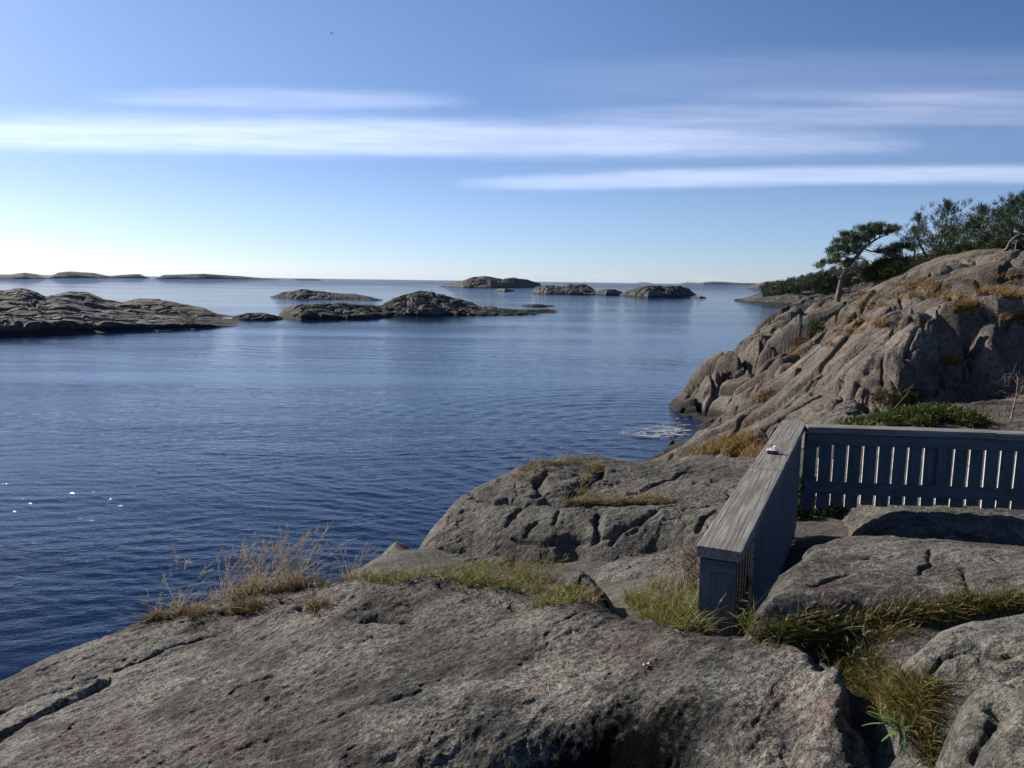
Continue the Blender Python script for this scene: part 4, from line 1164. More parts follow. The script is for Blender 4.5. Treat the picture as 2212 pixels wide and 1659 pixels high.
class Caster:
    def __init__(self, objs):
        self.b = []
        for o in objs:
            me = o.data
            V = np.empty(len(me.vertices) * 3, np.float32); me.vertices.foreach_get('co', V)
            F = np.empty(len(me.loops), np.int32); me.loops.foreach_get('vertex_index', F)
            self.b.append(BVHTree.FromPolygons(V.reshape(-1, 3).tolist(), F.reshape(-1, 4).tolist()))

    def down(self, x, y):
        best = None
        for b_ in self.b:
            r = b_.ray_cast(Vector((x, y, 60)), Vector((0, 0, -1)))
            if r[0] is not None and (best is None or r[0].z > best.z): best = r[0]
        return None if best is None else np.array(best)

    def px(self, px, py):
        d = _f + (px - CX) / FPX * _R - (py - CY) / FPX * _U
        best, bd = None, 1e9
        for b_ in self.b:
            r = b_.ray_cast(Vector((0, 0, EYE_H)), Vector(d))
            if r[0] is not None and r[3] < bd: best, bd = r[0], r[3]
        return None if best is None else np.array(best)


NEAR_C = Caster([o for o in bpy.data.objects if o.name.split('.')[0] in ('boulder', 'rock_slab', 'rock_dome', 'ground')])
HEAD_C = Caster([head, bpy.data.objects['ground']])


# ------------------------------------------------------------------ blades, needles, leaves
def strips(base, dirv, length, width, bend, col, segs=3, flat=None, tipw=0.12, colvar=0.18, g=rng):
    """curved tapering strips: base (n,3), unit dirv (n,3), length (n), bend (n,3) added quadratically"""
    n = len(base)
    side = np.cross(dirv, np.array([0, 0, 1.0])) if flat is None else flat
    nn = np.linalg.norm(side, axis=1)[:, None]; side = np.where(nn > 1e-4, side / np.maximum(nn, 1e-6), np.array([[1.0, 0, 0]]))
    if flat is None:
        ang = g.uniform(0, math.pi, n)[:, None]
        oth = np.cross(dirv, side); side = side * np.cos(ang) + oth * np.sin(ang)
    V = np.empty((n, segs + 1, 2, 3)); q = np.linspace(0, 1, segs + 1)
    for i, s in enumerate(q):
        c = base + dirv * (length * s)[:, None] + bend * (length * s * s)[:, None]
        wd = (width * (1 - (1 - tipw) * s ** 1.6))[:, None] * 0.5
        V[:, i, 0] = c - side * wd; V[:, i, 1] = c + side * wd
    idx = np.arange(n * (segs + 1) * 2).reshape(n, segs + 1, 2)
    F = np.stack([idx[:, :-1, 0], idx[:, :-1, 1], idx[:, 1:, 1], idx[:, 1:, 0]], -1).reshape(-1, 4)
    cc = np.repeat((col * (1 + g.normal(size=(n, 1)) * colvar)).clip(0.004, 1), (segs + 1) * 2, axis=0)
    return V.reshape(-1, 3), F, cc


def tube(path, rad, sides=7):
    path = np.asarray(path, float); rad = np.asarray(rad, float); n = len(path)
    tg = np.gradient(path, axis=0); tg /= np.linalg.norm(tg, axis=1)[:, None] + 1e-9
    ref = np.array([0.31, 0.95, 0.1]); s1 = np.cross(tg, ref); s1 /= np.linalg.norm(s1, axis=1)[:, None] + 1e-9
    s2 = np.cross(tg, s1)
    a = np.linspace(0, 2 * math.pi, sides, endpoint=False)
    V = path[:, None, :] + rad[:, None, None] * (np.cos(a)[None, :, None] * s1[:, None, :] + np.sin(a)[None, :, None] * s2[:, None, :])
    i = np.arange(n * sides).reshape(n, sides); j = np.roll(i, -1, axis=1)
    F = np.stack([i[:-1].ravel(), j[:-1].ravel(), j[1:].ravel(), i[1:].ravel()], 1)
    return V.reshape(-1, 3), F


def smooth_path(p, n=10):
    """Catmull-Rom through the points"""
    p = np.asarray(p, float)
    if len(p) < 3: return np.array([p[0] + (p[-1] - p[0]) * s for s in np.linspace(0, 1, n)])
    q = np.vstack([2 * p[0] - p[1], p, 2 * p[-1] - p[-2]]); r = []
    for i in range(len(p) - 1):
        a, b_, c, d = q[i:i + 4]
        for s in np.linspace(0, 1, n, endpoint=False):
            r.append(0.5 * (2 * b_ + (c - a) * s + (2 * a - 5 * b_ + 4 * c - d) * s * s + (3 * b_ - a - 3 * c + d) * s ** 3))
    r.append(p[-1]); return np.array(r)


WIND = np.array([0.75, -0.5, 0.0])
GREEN, STRAW, OCHRE, FRESH, DRY, RUST = [0.95 * np.array(q) for q in ((0.085, 0.115, 0.022), (0.36, 0.26, 0.12), (0.27, 0.155, 0.045), (0.12, 0.19, 0.03), (0.40, 0.32, 0.20), (0.17, 0.075, 0.03))]


def grass_at(name, label, spots, caster, seed, mix, hgt, width, kind='stuff', lean=0.35, heads=0.0, group=None, segs=4, droop=0.45, gap=-9):
    """spots: (px, py, rx, ry, n) ellipses on the picture thrown onto the rock; mix: [(colour, weight)]"""
    g = np.random.default_rng(seed); B = []; S = []
    for sp in spots:
        px, py, rx, ry, n = sp[:5]; k = sp[5] if len(sp) > 5 else 1.0
        for _ in range(n):
            a, r = g.uniform(0, 2 * math.pi), math.sqrt(g.uniform())
            h = caster.px(px + rx * r * math.cos(a), py + ry * r * math.sin(a))
            if h is None or h[2] < 0.3: continue
            if perlin(np.array([h[0] * 4.0]), np.array([h[1] * 4.0]))[0] < gap and h[1] < 9: continue
            m = int(g.integers(2, 5))
            for _j in range(m):
                B.append(h + np.array([*(g.normal(size=2) * 0.012 * k), -0.015])); S.append(k)
    if not B: return None
    B = np.array(B); S = np.array(S); n = len(B)
    dv = np.c_[g.normal(size=(n, 2)) * lean, np.ones(n)] + WIND * 0.12
    dv /= np.linalg.norm(dv, axis=1)[:, None]
    L = S * hgt * np.exp(g.normal(size=n) * 0.28)
    bend = np.c_[g.normal(size=(n, 2)) * 0.35, -g.uniform(0.1, droop, n)] + WIND * 0.15
    cw = np.array([c[1] for c in mix], float); cw /= cw.sum()
    cs = np.array([c[0] for c in mix])[g.choice(len(mix), n, p=cw)]
    parts = [strips(B, dv, L, width * np.exp(g.normal(size=n) * 0.2), bend, cs, segs, g=g)]
    k = g.uniform(size=n) < heads
    if k.any():
        Bh = B[k]; nh = len(Bh); Lh = S[k] * hgt * g.uniform(1.5, 2.4, nh)
        dh = dv[k] * 1.0; bh = np.c_[g.normal(size=(nh, 2)) * 0.15, -g.uniform(0.0, 0.2, nh)] + WIND * 0.2
        ch = np.tile(DRY, (nh, 1)); parts.append(strips(Bh, dh, Lh, np.full(nh, width * 0.55), bh, ch, 5, g=g))
        for s in np.linspace(0.78, 1.0, 7):
            pt = Bh + dh * (Lh * s)[:, None] + bh * (Lh * s * s)[:, None]
            for _ in range(2):
                d2 = dh + 2 * bh + g.normal(size=(nh, 3)) * 0.30; d2 /= np.linalg.norm(d2, axis=1)[:, None]
                parts.append(strips(pt, d2, Lh * 0.09, np.full(nh, width * 0.8), np.zeros((nh, 3)), np.tile(DRY * 0.9, (nh, 1)), 1, g=g))
    Vv, Ff, Cc = join_vf(parts)
    o = mesh_np(name, Vv, Ff, M_GRASS, col=Cc)
    tag(o, label, 'grass', group, kind)
    return o


grass_at('grass', 'green and straw-coloured grass filling the hollow behind the foreground slab', [
    (870, 1252, 90, 10, 260), (980, 1240, 80, 16, 260), (1090, 1262, 90, 22, 380), (1160, 1235, 60, 25, 220), (1200, 1290, 90, 22, 380), (1120, 1240, 40, 20, 150),
    (1420, 1315, 60, 25, 380), (1480, 1330, 70, 30, 520), (1540, 1335, 70, 35, 620), (1580, 1350, 40, 25, 260), (1545, 1338, 60, 12, 260, 1.35), (1590, 1345, 35, 12, 200, 1.35), (1480, 1318, 50, 12, 120, 1.2), (1440, 1280, 50, 25, 200), (1520, 1290, 45, 30, 260), (1375, 1300, 25, 18, 120), (1060, 1225, 40, 12, 100),
], NEAR_C, 21, [(GREEN, 4), (FRESH, 2.5), (STRAW, 1.6), (OCHRE, 1.6)], 0.112, 0.0045, heads=0.014, lean=0.45, gap=-0.22)
grass_at('grass', 'brown and dark green grass in the gully between the slab and the right-hand boulders', [
    (1680, 1375, 60, 22, 240), (1760, 1360, 70, 35, 520), (1830, 1400, 60, 50, 620), (1900, 1350, 70, 35, 480), (2000, 1320, 90, 20, 480), (2120, 1305, 90, 18, 480), (2212, 1300, 50, 18, 240), (1865, 1450, 40, 40, 420), (1640, 1350, 30, 18, 60),
], NEAR_C, 22, [(GREEN, 4), (GREEN * 0.7, 3), (OCHRE * .85, 1.8), (STRAW, 0.9), (RUST, 0.6)], 0.062, 0.003, heads=0.01, lean=0.45)
grass_at('grass', 'ochre tussock of fine grass beside the leafy rosette in the lower right', [
    (1900, 1490, 45, 28, 420), (1960, 1490, 55, 35, 620), (2005, 1495, 25, 25, 200), (1925, 1505, 45, 18, 260), (2000, 1560, 22, 50, 260), (2010, 1625, 16, 30, 110), (1960, 1540, 60, 18, 240), (1893, 1540, 14, 14, 40),
], NEAR_C, 23, [(OCHRE, 2.4), (STRAW, 1.3), (GREEN, 3.2), (GREEN * 0.7, 1.2)], 0.068, 0.0024, lean=0.5)
grass_at('grass', 'dry brown grass fringe with seed heads along the far edge of the slab', [
    (440, 1292, 30, 8, 90), (520, 1278, 40, 8, 240), (600, 1268, 60, 8, 480), (660, 1262, 50, 8, 420), (730, 1250, 40, 10, 180), (350, 1318, 40, 6, 60), (330, 1335, 30, 8, 130), (530, 1316, 30, 10, 200), (420, 1326, 40, 8, 150), (690, 1310, 20, 5, 60),
], NEAR_C, 24, [(RUST * .8, 2), (OCHRE * .8, 2), (DRY * .8, 2), (GREEN, 2)], 0.10, 0.004, heads=0.06, lean=0.5, gap=-0.5)
grass_at('grass', 'tall pale seed-headed grass standing against the water on the slab edge', [
    (620, 1268, 40, 5, 46, 1.5), (680, 1258, 25, 5, 26, 1.7), (540, 1278, 60, 4, 60, 1.3), (470, 1290, 60, 4, 40, 1.2), (720, 1250, 50, 5, 40, 1.2), (760, 1246, 30, 4, 12, 1.2), (450, 1290, 40, 4, 9, 1.6), (360, 1318, 40, 4, 9, 1.5), (700, 1250, 20, 4, 8, 1.6), (590, 1272, 60, 4, 20, 1.5),
], NEAR_C, 25, [(DRY, 3), (STRAW, 1)], 0.15, 0.0055, heads=0.5, lean=0.25, droop=0.4)
grass_at('grass', 'grass tufts rooted in the crevices of the cracked dome', [
    (1250, 1087, 40, 6, 150), (1330, 1085, 60, 6, 240), (1400, 1078, 30, 10, 120), (1285, 1012, 12, 14, 110), (1265, 1040, 10, 10, 60), (1200, 1000, 60, 5, 110), (1140, 1012, 40, 5, 60), (1130, 1030, 30, 8, 60), (1240, 990, 50, 4, 60), (1260, 1065, 20, 10, 60), (1440, 1082, 30, 5, 60)],
    NEAR_C, 26, [(OCHRE, 2), (STRAW, 2), (GREEN, 2.2)], 0.10, 0.005, heads=0.04, lean=0.6)
grass_at('grass', 'golden grass on the ledges between the dome and the headland', [
    (1560, 968, 40, 12, 300), (1590, 955, 40, 12, 260), (1520, 975, 30, 8, 120), (1640, 985, 25, 15, 140), (1600, 980, 30, 8, 140)],
    HEAD_C, 27, [(OCHRE, 3), (STRAW, 2), (RUST, 1.4), (GREEN, 1)], 0.22, 0.012)
grass_at('grass', 'golden grass and heather patches scattered over the headland', [
    (1728, 745, 26, 16, 192), (1715, 765, 16, 12, 88), (1760, 720, 20, 8, 64), (1640, 860, 22, 10, 72), (1660, 850, 20, 8, 64), (1840, 690, 40, 10, 160), (1880, 660, 40, 8, 160), (1900, 700, 20, 8, 72), (1930, 640, 50, 8, 176),
    (1960, 610, 60, 10, 208), (2090, 662, 26, 10, 208), (2075, 670, 20, 8, 96), (2140, 630, 40, 8, 120), (2190, 640, 30, 8, 96), (2120, 815, 22, 12, 112), (2060, 785, 20, 8, 56), (2000, 620, 50, 10, 160), (1800, 700, 20, 8, 64), (2030, 640, 60, 8, 160),
    (1860, 640, 40, 10, 128), (2180, 600, 40, 6, 72), (1820, 720, 24, 8, 72), (1850, 715, 20, 6, 64), (1790, 745, 16, 8, 48), (2190, 690, 30, 10, 96)],
    HEAD_C, 28, [(OCHRE, 3.5), (STRAW * 0.9, 2), (RUST, 1.6), (GREEN, 0.8)], 0.20, 0.014, segs=3, lean=0.5)


# ------------------------------------------------------------------ pines
def r4(x, y): return 1693.6 + 0.2344 * x, 414.8 + 0.2344 * y


DKGREEN = np.array([0.036, 0.060, 0.020]); OLIVE = np.array([0.075, 0.095, 0.025]); BLUEGR = np.array([0.045, 0.068, 0.038])


def needle_clumps(cen, axis, n, ln_, wd, cols, g, spread=0.06, upw=0.6):
    """tufts of needles round the points cen (m,3), leaning along axis (m,3)"""
    m = len(cen); B = np.repeat(cen, n, 0) + g.normal(size=(m * n, 3)) * spread
    dv = np.repeat(axis, n, 0) * 0.7 + g.normal(size=(m * n, 3)) * 0.55 + np.array([0, 0, upw])
    dv /= np.linalg.norm(dv, axis=1)[:, None]
    cc = np.repeat(cols, n, 0)
    return strips(B, dv, ln_ * np.exp(g.normal(size=m * n) * 0.25), np.full(m * n, wd), g.normal(size=(m * n, 3)) * 0.1, cc, 1, tipw=0.35, colvar=0.25, g=g)


def pine(label, base, top, d, half, seed, low=0.35, limbs=26, lean=0.0, base_drop=0.3, col=(DKGREEN, OLIVE), group=None, flat=0.35, dens=1.0, top_frac=0.25, nmul=1.0, name='pine_tree', nl=0.17):
    g = np.random.default_rng(seed)
    b0 = P(*base, d); t0 = P(*top, d); b0 = b0 - np.array([0, 0, base_drop])
    H = np.linalg.norm(t0 - b0); W = half * d / FPX
    root = empty(name, tuple(b0)); tag(root, label, 'pine tree', group)
    k = 5
    pth = [b0 + (t0 - b0) * s + np.array([g.normal() * 0.03 * H * math.sin(math.pi * s), g.normal() * 0.03 * H * math.sin(math.pi * s), 0]) for s in np.linspace(0, 1, k)]
    pth = smooth_path(pth, 6); rad = np.linspace(0.021 * H + 0.02, 0.008, len(pth))
    tb = [tube(pth, rad, 8)]; cl_ = []
    limbs = int(limbs * 0.74)
    for i in range(limbs):
        s = low + (1 - low) * (i + g.uniform()) / limbs
        st = pth[min(len(pth) - 1, int(s * (len(pth) - 1)))]
        rel = (s - low) / (1 - low)
        prof = (math.sin(math.pi * min(1, 0.22 + 0.78 * rel) ** 0.9)) * (1 - top_frac) + top_frac * (1 - rel)
        L = W * (0.45 + 0.75 * g.uniform()) * max(prof, 0.16)
        a = g.uniform(0, 2 * math.pi)
        dv = np.array([math.cos(a), math.sin(a), 0.10 + flat * g.uniform() + 0.5 * rel * rel]); dv /= np.linalg.norm(dv)
        lp = smooth_path([st, st + dv * L * 0.5 + np.array([0, 0, -0.04 * L]), st + dv * L + np.array([0, 0, 0.10 * L])], 5)
        tb.append(tube(lp, np.linspace(0.010 * H * (1 - s) + 0.012, 0.005, len(lp)), 5))
        nc = max(3, int(L / 0.25 * dens))
        for q in np.linspace(0.35, 1.0, nc):
            c = lp[min(len(lp) - 1, int(q * (len(lp) - 1)))] + g.normal(size=3) * np.array([0.16, 0.16, 0.06]) * (0.5 + L * 0.25)
            cl_.append((c, dv))
    for q in np.linspace(0.93, 1.0, 5): cl_.append((pth[int(q * (len(pth) - 1))] + g.normal(size=3) * 0.03, np.array([0, 0, 1.0])))
    cen = np.array([c[0] for c in cl_]); ax = np.array([c[1] for c in cl_])
    mixw = g.uniform(size=(len(cen), 1)); cols = col[0] * mixw + col[1] * (1 - mixw)
    Vv, Ff, _ = join_vf(tb); mesh_np('trunk', Vv, Ff, M_BARK, parent=root)
    Vv, Ff, Cc = needle_clumps(cen, ax, 22, nl, 0.022, cols, g)
    mesh_np('crown', Vv, Ff, M_NEEDLE, parent=root, col=Cc)
    return root


# the windswept pine, limb by limb
g = np.random.default_rng(3)
DW = 46.0
def wp(x, y, dz=0.0):
    p = P(*r4(x, y), DW); dirh = np.array([p[0], p[1], 0]) / math.hypot(p[0], p[1])
    return p + dirh * dz
wroot = empty('pine_tree', tuple(wp(500, 1000)))
tag(wroot, 'windswept pine with a leaning bare trunk standing out alone at the left of the pines', 'pine tree')
trunk_pts = [wp(492, 1010), wp(512, 900), wp(535, 800), wp(575, 705), wp(635, 632), wp(690, 572), wp(745, 505), wp(800, 468), wp(860, 430), wp(930, 398), wp(1000, 372)]
tp_ = smooth_path(trunk_pts, 5)
parts = [tube(tp_, np.interp(np.linspace(0, 1, len(tp_)), [0, 0.3, 0.6, 1], [0.15, 0.115, 0.075, 0.015]), 10)]
limbs_ = [
    [(735, 520, 0), (800, 548, -.3), (900, 560, -.5), (1000, 530, -.4), (1100, 505, -.2), (1180, 520, .2)],
    [(690, 572, 0), (620, 540, .4), (540, 530, .7), (450, 545, 1.0)],
    [(640, 628, 0), (560, 600, -.4), (470, 620, -.8), (400, 650, -.9), (320, 690, -.8)],
    [(720, 540, 0), (650, 480, -.5), (570, 440, -.9), (530, 400, -1)],
    [(790, 470, 0), (740, 410, .5), (690, 370, .8), (660, 340, 1)],
    [(840, 440, 0), (820, 380, -.4), (790, 330, -.6)],
    [(880, 420, 0), (890, 360, .4), (900, 300, .6)],
    [(940, 395, 0), (990, 350, -.3), (1050, 340, -.4)],
    [(600, 670, 0), (540, 660, .5), (470, 680, .9), (420, 690, 1.2)],
    [(575, 705, 0), (620, 700, -.4), (680, 720, -.7), (730, 745, -.9)],
    [(560, 740, 0), (600, 730, .4), (660, 745, .8)],
    [(650, 615, 0), (720, 615, .4), (770, 640, .7), (800, 680, .8)],
    [(700, 560, 0), (610, 570, 1.0), (540, 585, 1.6)], [(740, 510, 0), (700, 470, 1.2), (640, 430, 1.8)], [(800, 468, 0), (760, 440, -1.2), (700, 430, -1.7)],
]
for L in limbs_:
    lp = smooth_path([wp(*q) for q in L], 4)
    parts.append(tube(lp, np.linspace(0.045, 0.010, len(lp)), 6))
for _ in range(26):      # bare twigs low on the stem
    q = tp_[int(g.uniform(0.3, 0.55) * len(tp_))]; dv = np.array([g.normal(), g.normal(), g.normal() * 0.4 - 0.1]); dv /= np.linalg.norm(dv)
    l_ = g.uniform(0.4, 1.0); parts.append(tube(smooth_path([q, q + dv * l_ * .5 + (0, 0, .05), q + dv * l_ + (0, 0, -.12)], 4), np.linspace(0.014, 0.004, 9), 4))
Vv, Ff, _ = join_vf(parts); mesh_np('trunk', Vv, Ff, M_BARK, parent=wroot)
pads = [(330, 690, 45, 16), (395, 660, 50, 20), (470, 640, 55, 20), (540, 655, 50, 16), (600, 640, 40, 16), (420, 545, 40, 16), (480, 530, 55, 24), (560, 530, 60, 28), (620, 560, 55, 22), (440, 590, 40, 14), (520, 595, 55, 16),
        (480, 470, 40, 16), (550, 460, 60, 26), (630, 470, 60, 28), (690, 500, 45, 22), (560, 400, 45, 18), (630, 405, 55, 24), (700, 420, 60, 24), (770, 430, 50, 18), (690, 345, 40, 18), (750, 350, 55, 22), (820, 330, 60, 20), (890, 320, 45, 20),
        (830, 375, 60, 20), (900, 380, 60, 20), (960, 365, 50, 16), (1020, 345, 45, 16), (1055, 345, 25, 12), (980, 330, 30, 12), (540, 395, 25, 14), (800, 400, 60, 18),
        (900, 555, 50, 12), (960, 545, 60, 16), (1020, 515, 60, 18), (1090, 500, 60, 18), (1150, 510, 50, 18), (1010, 560, 50, 14), (960, 585, 35, 12), (1180, 530, 35, 14), (860, 555, 40, 9), (1060, 560, 40, 14),
        (730, 735, 30, 9), (680, 730, 25, 8), (640, 660, 30, 10), (590, 690, 30, 10), (650, 520, 40, 16), (740, 460, 40, 14)]
cen, ax = [], []
for (x, y, rx, ry) in pads:
    n = int(rx * ry / 48)
    for _ in range(n):
        a, r = g.uniform(0, 2 * math.pi), math.sqrt(g.uniform())
        cx_ = wp(x + rx * r * math.cos(a), y + ry * r * math.sin(a) - 6, g.normal() * 0.45)
        cen.append(cx_); ax.append((math.cos(a) * 0.8, g.normal() * 0.4, 0.2))
cen = np.array(cen); ax = np.array(ax); mw_ = g.uniform(size=(len(cen), 1))
Vv, Ff, Cc = needle_clumps(cen, ax, 22, 0.15, 0.021, DKGREEN * mw_ + OLIVE * 0.9 * (1 - mw_), g, spread=0.05, upw=0.7)
mesh_np('crown', Vv, Ff, M_NEEDLE, parent=wroot, col=Cc)

PG = 'pines on the crest of the headland'
pine('slender dark pine immediately right of the windswept one, its top below its neighbour\'s', r4(1190, 770), r4(1200, 340), 45, 92, 31, low=0.12, limbs=30, group=PG, col=(DKGREEN, BLUEGR))
pine('tall open-crowned pine with many upright tips, second right of the windswept one', r4(1385, 720), r4(1510, 105), 44, 66, 32, low=0.3, limbs=44, group=PG, col=(BLUEGR, DKGREEN), flat=0.7)
pine('long thin sparse pine shoot at the left side of the tall open-crowned pine', r4(1330, 660), r4(1225, 205), 44.6, 22, 33, low=0.5, limbs=14, group=PG, col=(BLUEGR, DKGREEN), flat=0.8)
pine('broad bright-green pine in the middle of the group, lower than the pines beside it', r4(1580, 690), r4(1570, 350), 43, 78, 34, low=0.25, limbs=36, group=PG, col=(OLIVE, DKGREEN))
pine('full green pine with a slender double top right of the bright-green one', r4(1745, 640), r4(1850, 140), 42.5, 62, 35, low=0.3, limbs=42, group=PG, col=(OLIVE, DKGREEN))
pine('bushy green pine between the double-topped pine and the trees at the edge', r4(1800, 640), r4(1740, 255), 41.5, 56, 36, low=0.2, limbs=34, group=PG, col=(OLIVE, DKGREEN))
pine('dark pine with a narrow top, third from the right picture edge', r4(1975, 610), r4(1985, 175), 41, 50, 37, low=0.25, limbs=38, group=PG, col=(BLUEGR, DKGREEN))
pine('dark tall pine with a pale crooked stem at its foot, second from the right edge', r4(2120, 600), r4(2105, 85), 40, 58, 38, low=0.3, limbs=44, group=PG, col=(DKGREEN, BLUEGR))
pine('tallest dark pine cut by the right picture edge', r4(2240, 600), r4(2230, 15), 39.5, 64, 39, low=0.25, limbs=46, group=PG, col=(DKGREEN, BLUEGR))

# the pale dead stem between the trees
g = np.random.default_rng(5)
def q4(x, y, d): return P(*r4(x, y), d)
dr = empty('dead_stem', tuple(q4(2025, 540, 39))); tag(dr, 'pale crooked dead stem leaning among the pines at the right edge', 'dead tree')
ps = [q4(2005, 555, 39), q4(2050, 520, 39), q4(2075, 470, 38.9), q4(2100, 435, 38.8), q4(2150, 400, 38.8), q4(2180, 385, 38.8)]
pp = [tube(smooth_path(ps, 5), np.linspace(0.04, 0.018, 26), 7), tube(smooth_path([q4(2120, 570, 39), q4(2135, 500, 39), q4(2145, 440, 39)], 5), np.linspace(0.025, 0.015, 11), 6)]
Vv, Ff, _ = join_vf(pp); mesh_np('trunk', Vv, Ff, M_DEADWOOD, parent=dr)


# ------------------------------------------------------------------ bushes
def bush(name, label, blobs, cols, seed, ln_, wd, n_per, mat=M_LEAF, cat='bush', group=None, upw=0.3, twigs=8, loc=None):
    """blobs: (centre, rx, rz) in metres"""
    g = np.random.default_rng(seed); Bs, Ds = [], []
    for (c, rx, rz) in blobs:
        m = int(n_per * rx * rx * 3)
        q = g.normal(size=(m, 3)); q /= np.linalg.norm(q, axis=1)[:, None]
        rr_ = g.uniform(0.45, 1.0, (m, 1)) * (1 + 0.25 * perlin(q[:, 0] * 3 + seed, q[:, 1] * 3, q[:, 2] * 3)[:, None])
        q[:, 2] = np.where(q[:, 2] < -0.2, -q[:, 2], q[:, 2])
        Bs.append(np.asarray(c) + q * rr_ * np.array([rx, rx, rz])); Ds.append(q)
    B = np.concatenate(Bs); Dv = np.concatenate(Ds) * 0.6 + g.normal(size=(len(B), 3)) * 0.5 + np.array([0, 0, upw]); Dv /= np.linalg.norm(Dv, axis=1)[:, None]
    cs = np.array([c for c, _ in cols]); w_ = np.array([c for _, c in cols], float)
    root = empty(name, tuple(loc if loc is not None else blobs[0][0])); tag(root, label, cat, group)
    Vv, Ff, Cc = strips(B, Dv, ln_ * np.exp(g.normal(size=len(B)) * 0.3), np.full(len(B), wd), g.normal(size=(len(B), 3)) * 0.1, cs[g.choice(len(cs), len(B), p=w_ / w_.sum())], 1, tipw=0.4, colvar=0.25, g=g)
    mesh_np('foliage', Vv, Ff, mat, parent=root, col=Cc)
    tb = []; foot = np.asarray(blobs[0][0]) - (0, 0, blobs[0][2] * 0.7)
    for (c, rx, rz) in blobs:
        for _ in range(twigs):
            e = np.asarray(c) + g.normal(size=3) * np.array([rx, rx, rz]) * 0.6
            tb.append(tube(smooth_path([foot, (foot + e) / 2 + g.normal(size=3) * 0.04, e], 3), np.linspace(0.012, 0.004, 7) * (0.5 + rx), 4))
    Vv, Ff, _ = join_vf(tb); mesh_np('stems', Vv, Ff, M_BARK, parent=root)
    return root


def on_head(px, py):
    h = HEAD_C.px(px, py)
    return h if h is not None else P(px, py, 44)


BUSH_SPOTS = [(930, 720, 46, 34, 'dark low bush behind the foot of the windswept pine'), (1010, 690, 46, 46, 'brownish-green bush between the windswept pine and the slender dark one'), (1120, 720, 45, 44, 'dark bush under the slender dark pine'),
              (1290, 700, 44.5, 44, 'dark bush filling the gap left of the tall open-crowned pine'), (1470, 660, 43.8, 40, 'rust-brown bush at the foot of the tall open-crowned pine'), (1660, 600, 42.5, 44, 'olive bush under the bright-green pine'),
              (1880, 560, 41.5, 42, 'olive bush between the double-topped pine and the dark pines'), (2060, 530, 40.5, 42, 'dark bush behind the pale crooked stem'), (800, 760, 46.5, 26, 'small dark bush just right of the windswept trunk')]
for i, (x, y, d, r, lab) in enumerate(BUSH_SPOTS):
    c = P(*r4(x, y), d); k = r * 0.72 * d / FPX
    brown = 'rust' in lab or 'brown' in lab
    bush('bush', lab, [(c, k, k * 0.8), (c + np.array([k * 0.7, 0.5, -k * 0.2]), k * 0.8, k * 0.6), (c + np.array([-k * 0.6, 0.3, -k * 0.25]), k * 0.7, k * 0.6), (c + np.array([0.1, 0.2, -k * 0.8]), k, k * 0.7)],
         [(DKGREEN, 3), (OLIVE, 2), (RUST * 0.7, 3 if brown else 0.6)], 60 + i, 0.16, 0.035, 620, group='bushes under the pines')

# ferns and low green shrub at the cliff foot behind the fence
cs_ = []
for x, y, r in ((1850, 906, .26), (1885, 903, .30), (1925, 900, .32), (1965, 893, .38), (2010, 890, .42), (2050, 890, .40), (2085, 896, .32), (1990, 908, .3), (1870, 912, .2), (1860, 900, .12), (2100, 905, .18)):
    c = HEAD_C.px(x, y + 12)
    if c is None: c = P(x, y, 13.2)
    cs_.append((c + np.array([0, 0, 0.0]), r * 0.9, r * 0.42))
bush('bush', 'bright green leafy bush at the foot of the cliff behind the fence', cs_, [(FRESH * 0.55, 4), (GREEN * .75, 3), (OLIVE * .8, 2), (OCHRE * .5, 1)], 80, 0.045, 0.017, 4200, upw=0.3)
c = HEAD_C.px(1920, 868)
if c is None: c = P(1920, 868, 15)
bush('bush', 'dark reddish heather clump above the left end of the bright green bush', [(c, .35, .22), (c + np.array([.4, .1, .05]), .3, .2)], [(RUST * 0.6, 3), (DKGREEN, 2)], 81, 0.06, 0.014, 3000)
c = HEAD_C.px(1768, 712)
if c is None: c = P(1768, 712, 38)
bush('bush', 'small dark green juniper on the slope left below the windswept pine', [(c, .55, .35), (c + np.array([.5, 0, -.1]), .35, .3)], [(DKGREEN, 3), (OLIVE * 0.8, 2)], 82, 0.10, 0.03, 900)

cv = [NEAR_C.px(x, y) for x, y in ((1725, 1085), (1760, 1105), (1800, 1115), (1720, 1120), (1745, 1060))]
cv = [c for c in cv if c is not None]
bush('creeper', 'dark leafy creeper in the shaded inner corner of the fence', [(c + np.array([0, 0, .04]), .14, .12) for c in cv], [(DKGREEN, 3), (OLIVE * .6, 2)], 83, .030, .018, 16000, cat='plant', twigs=3)
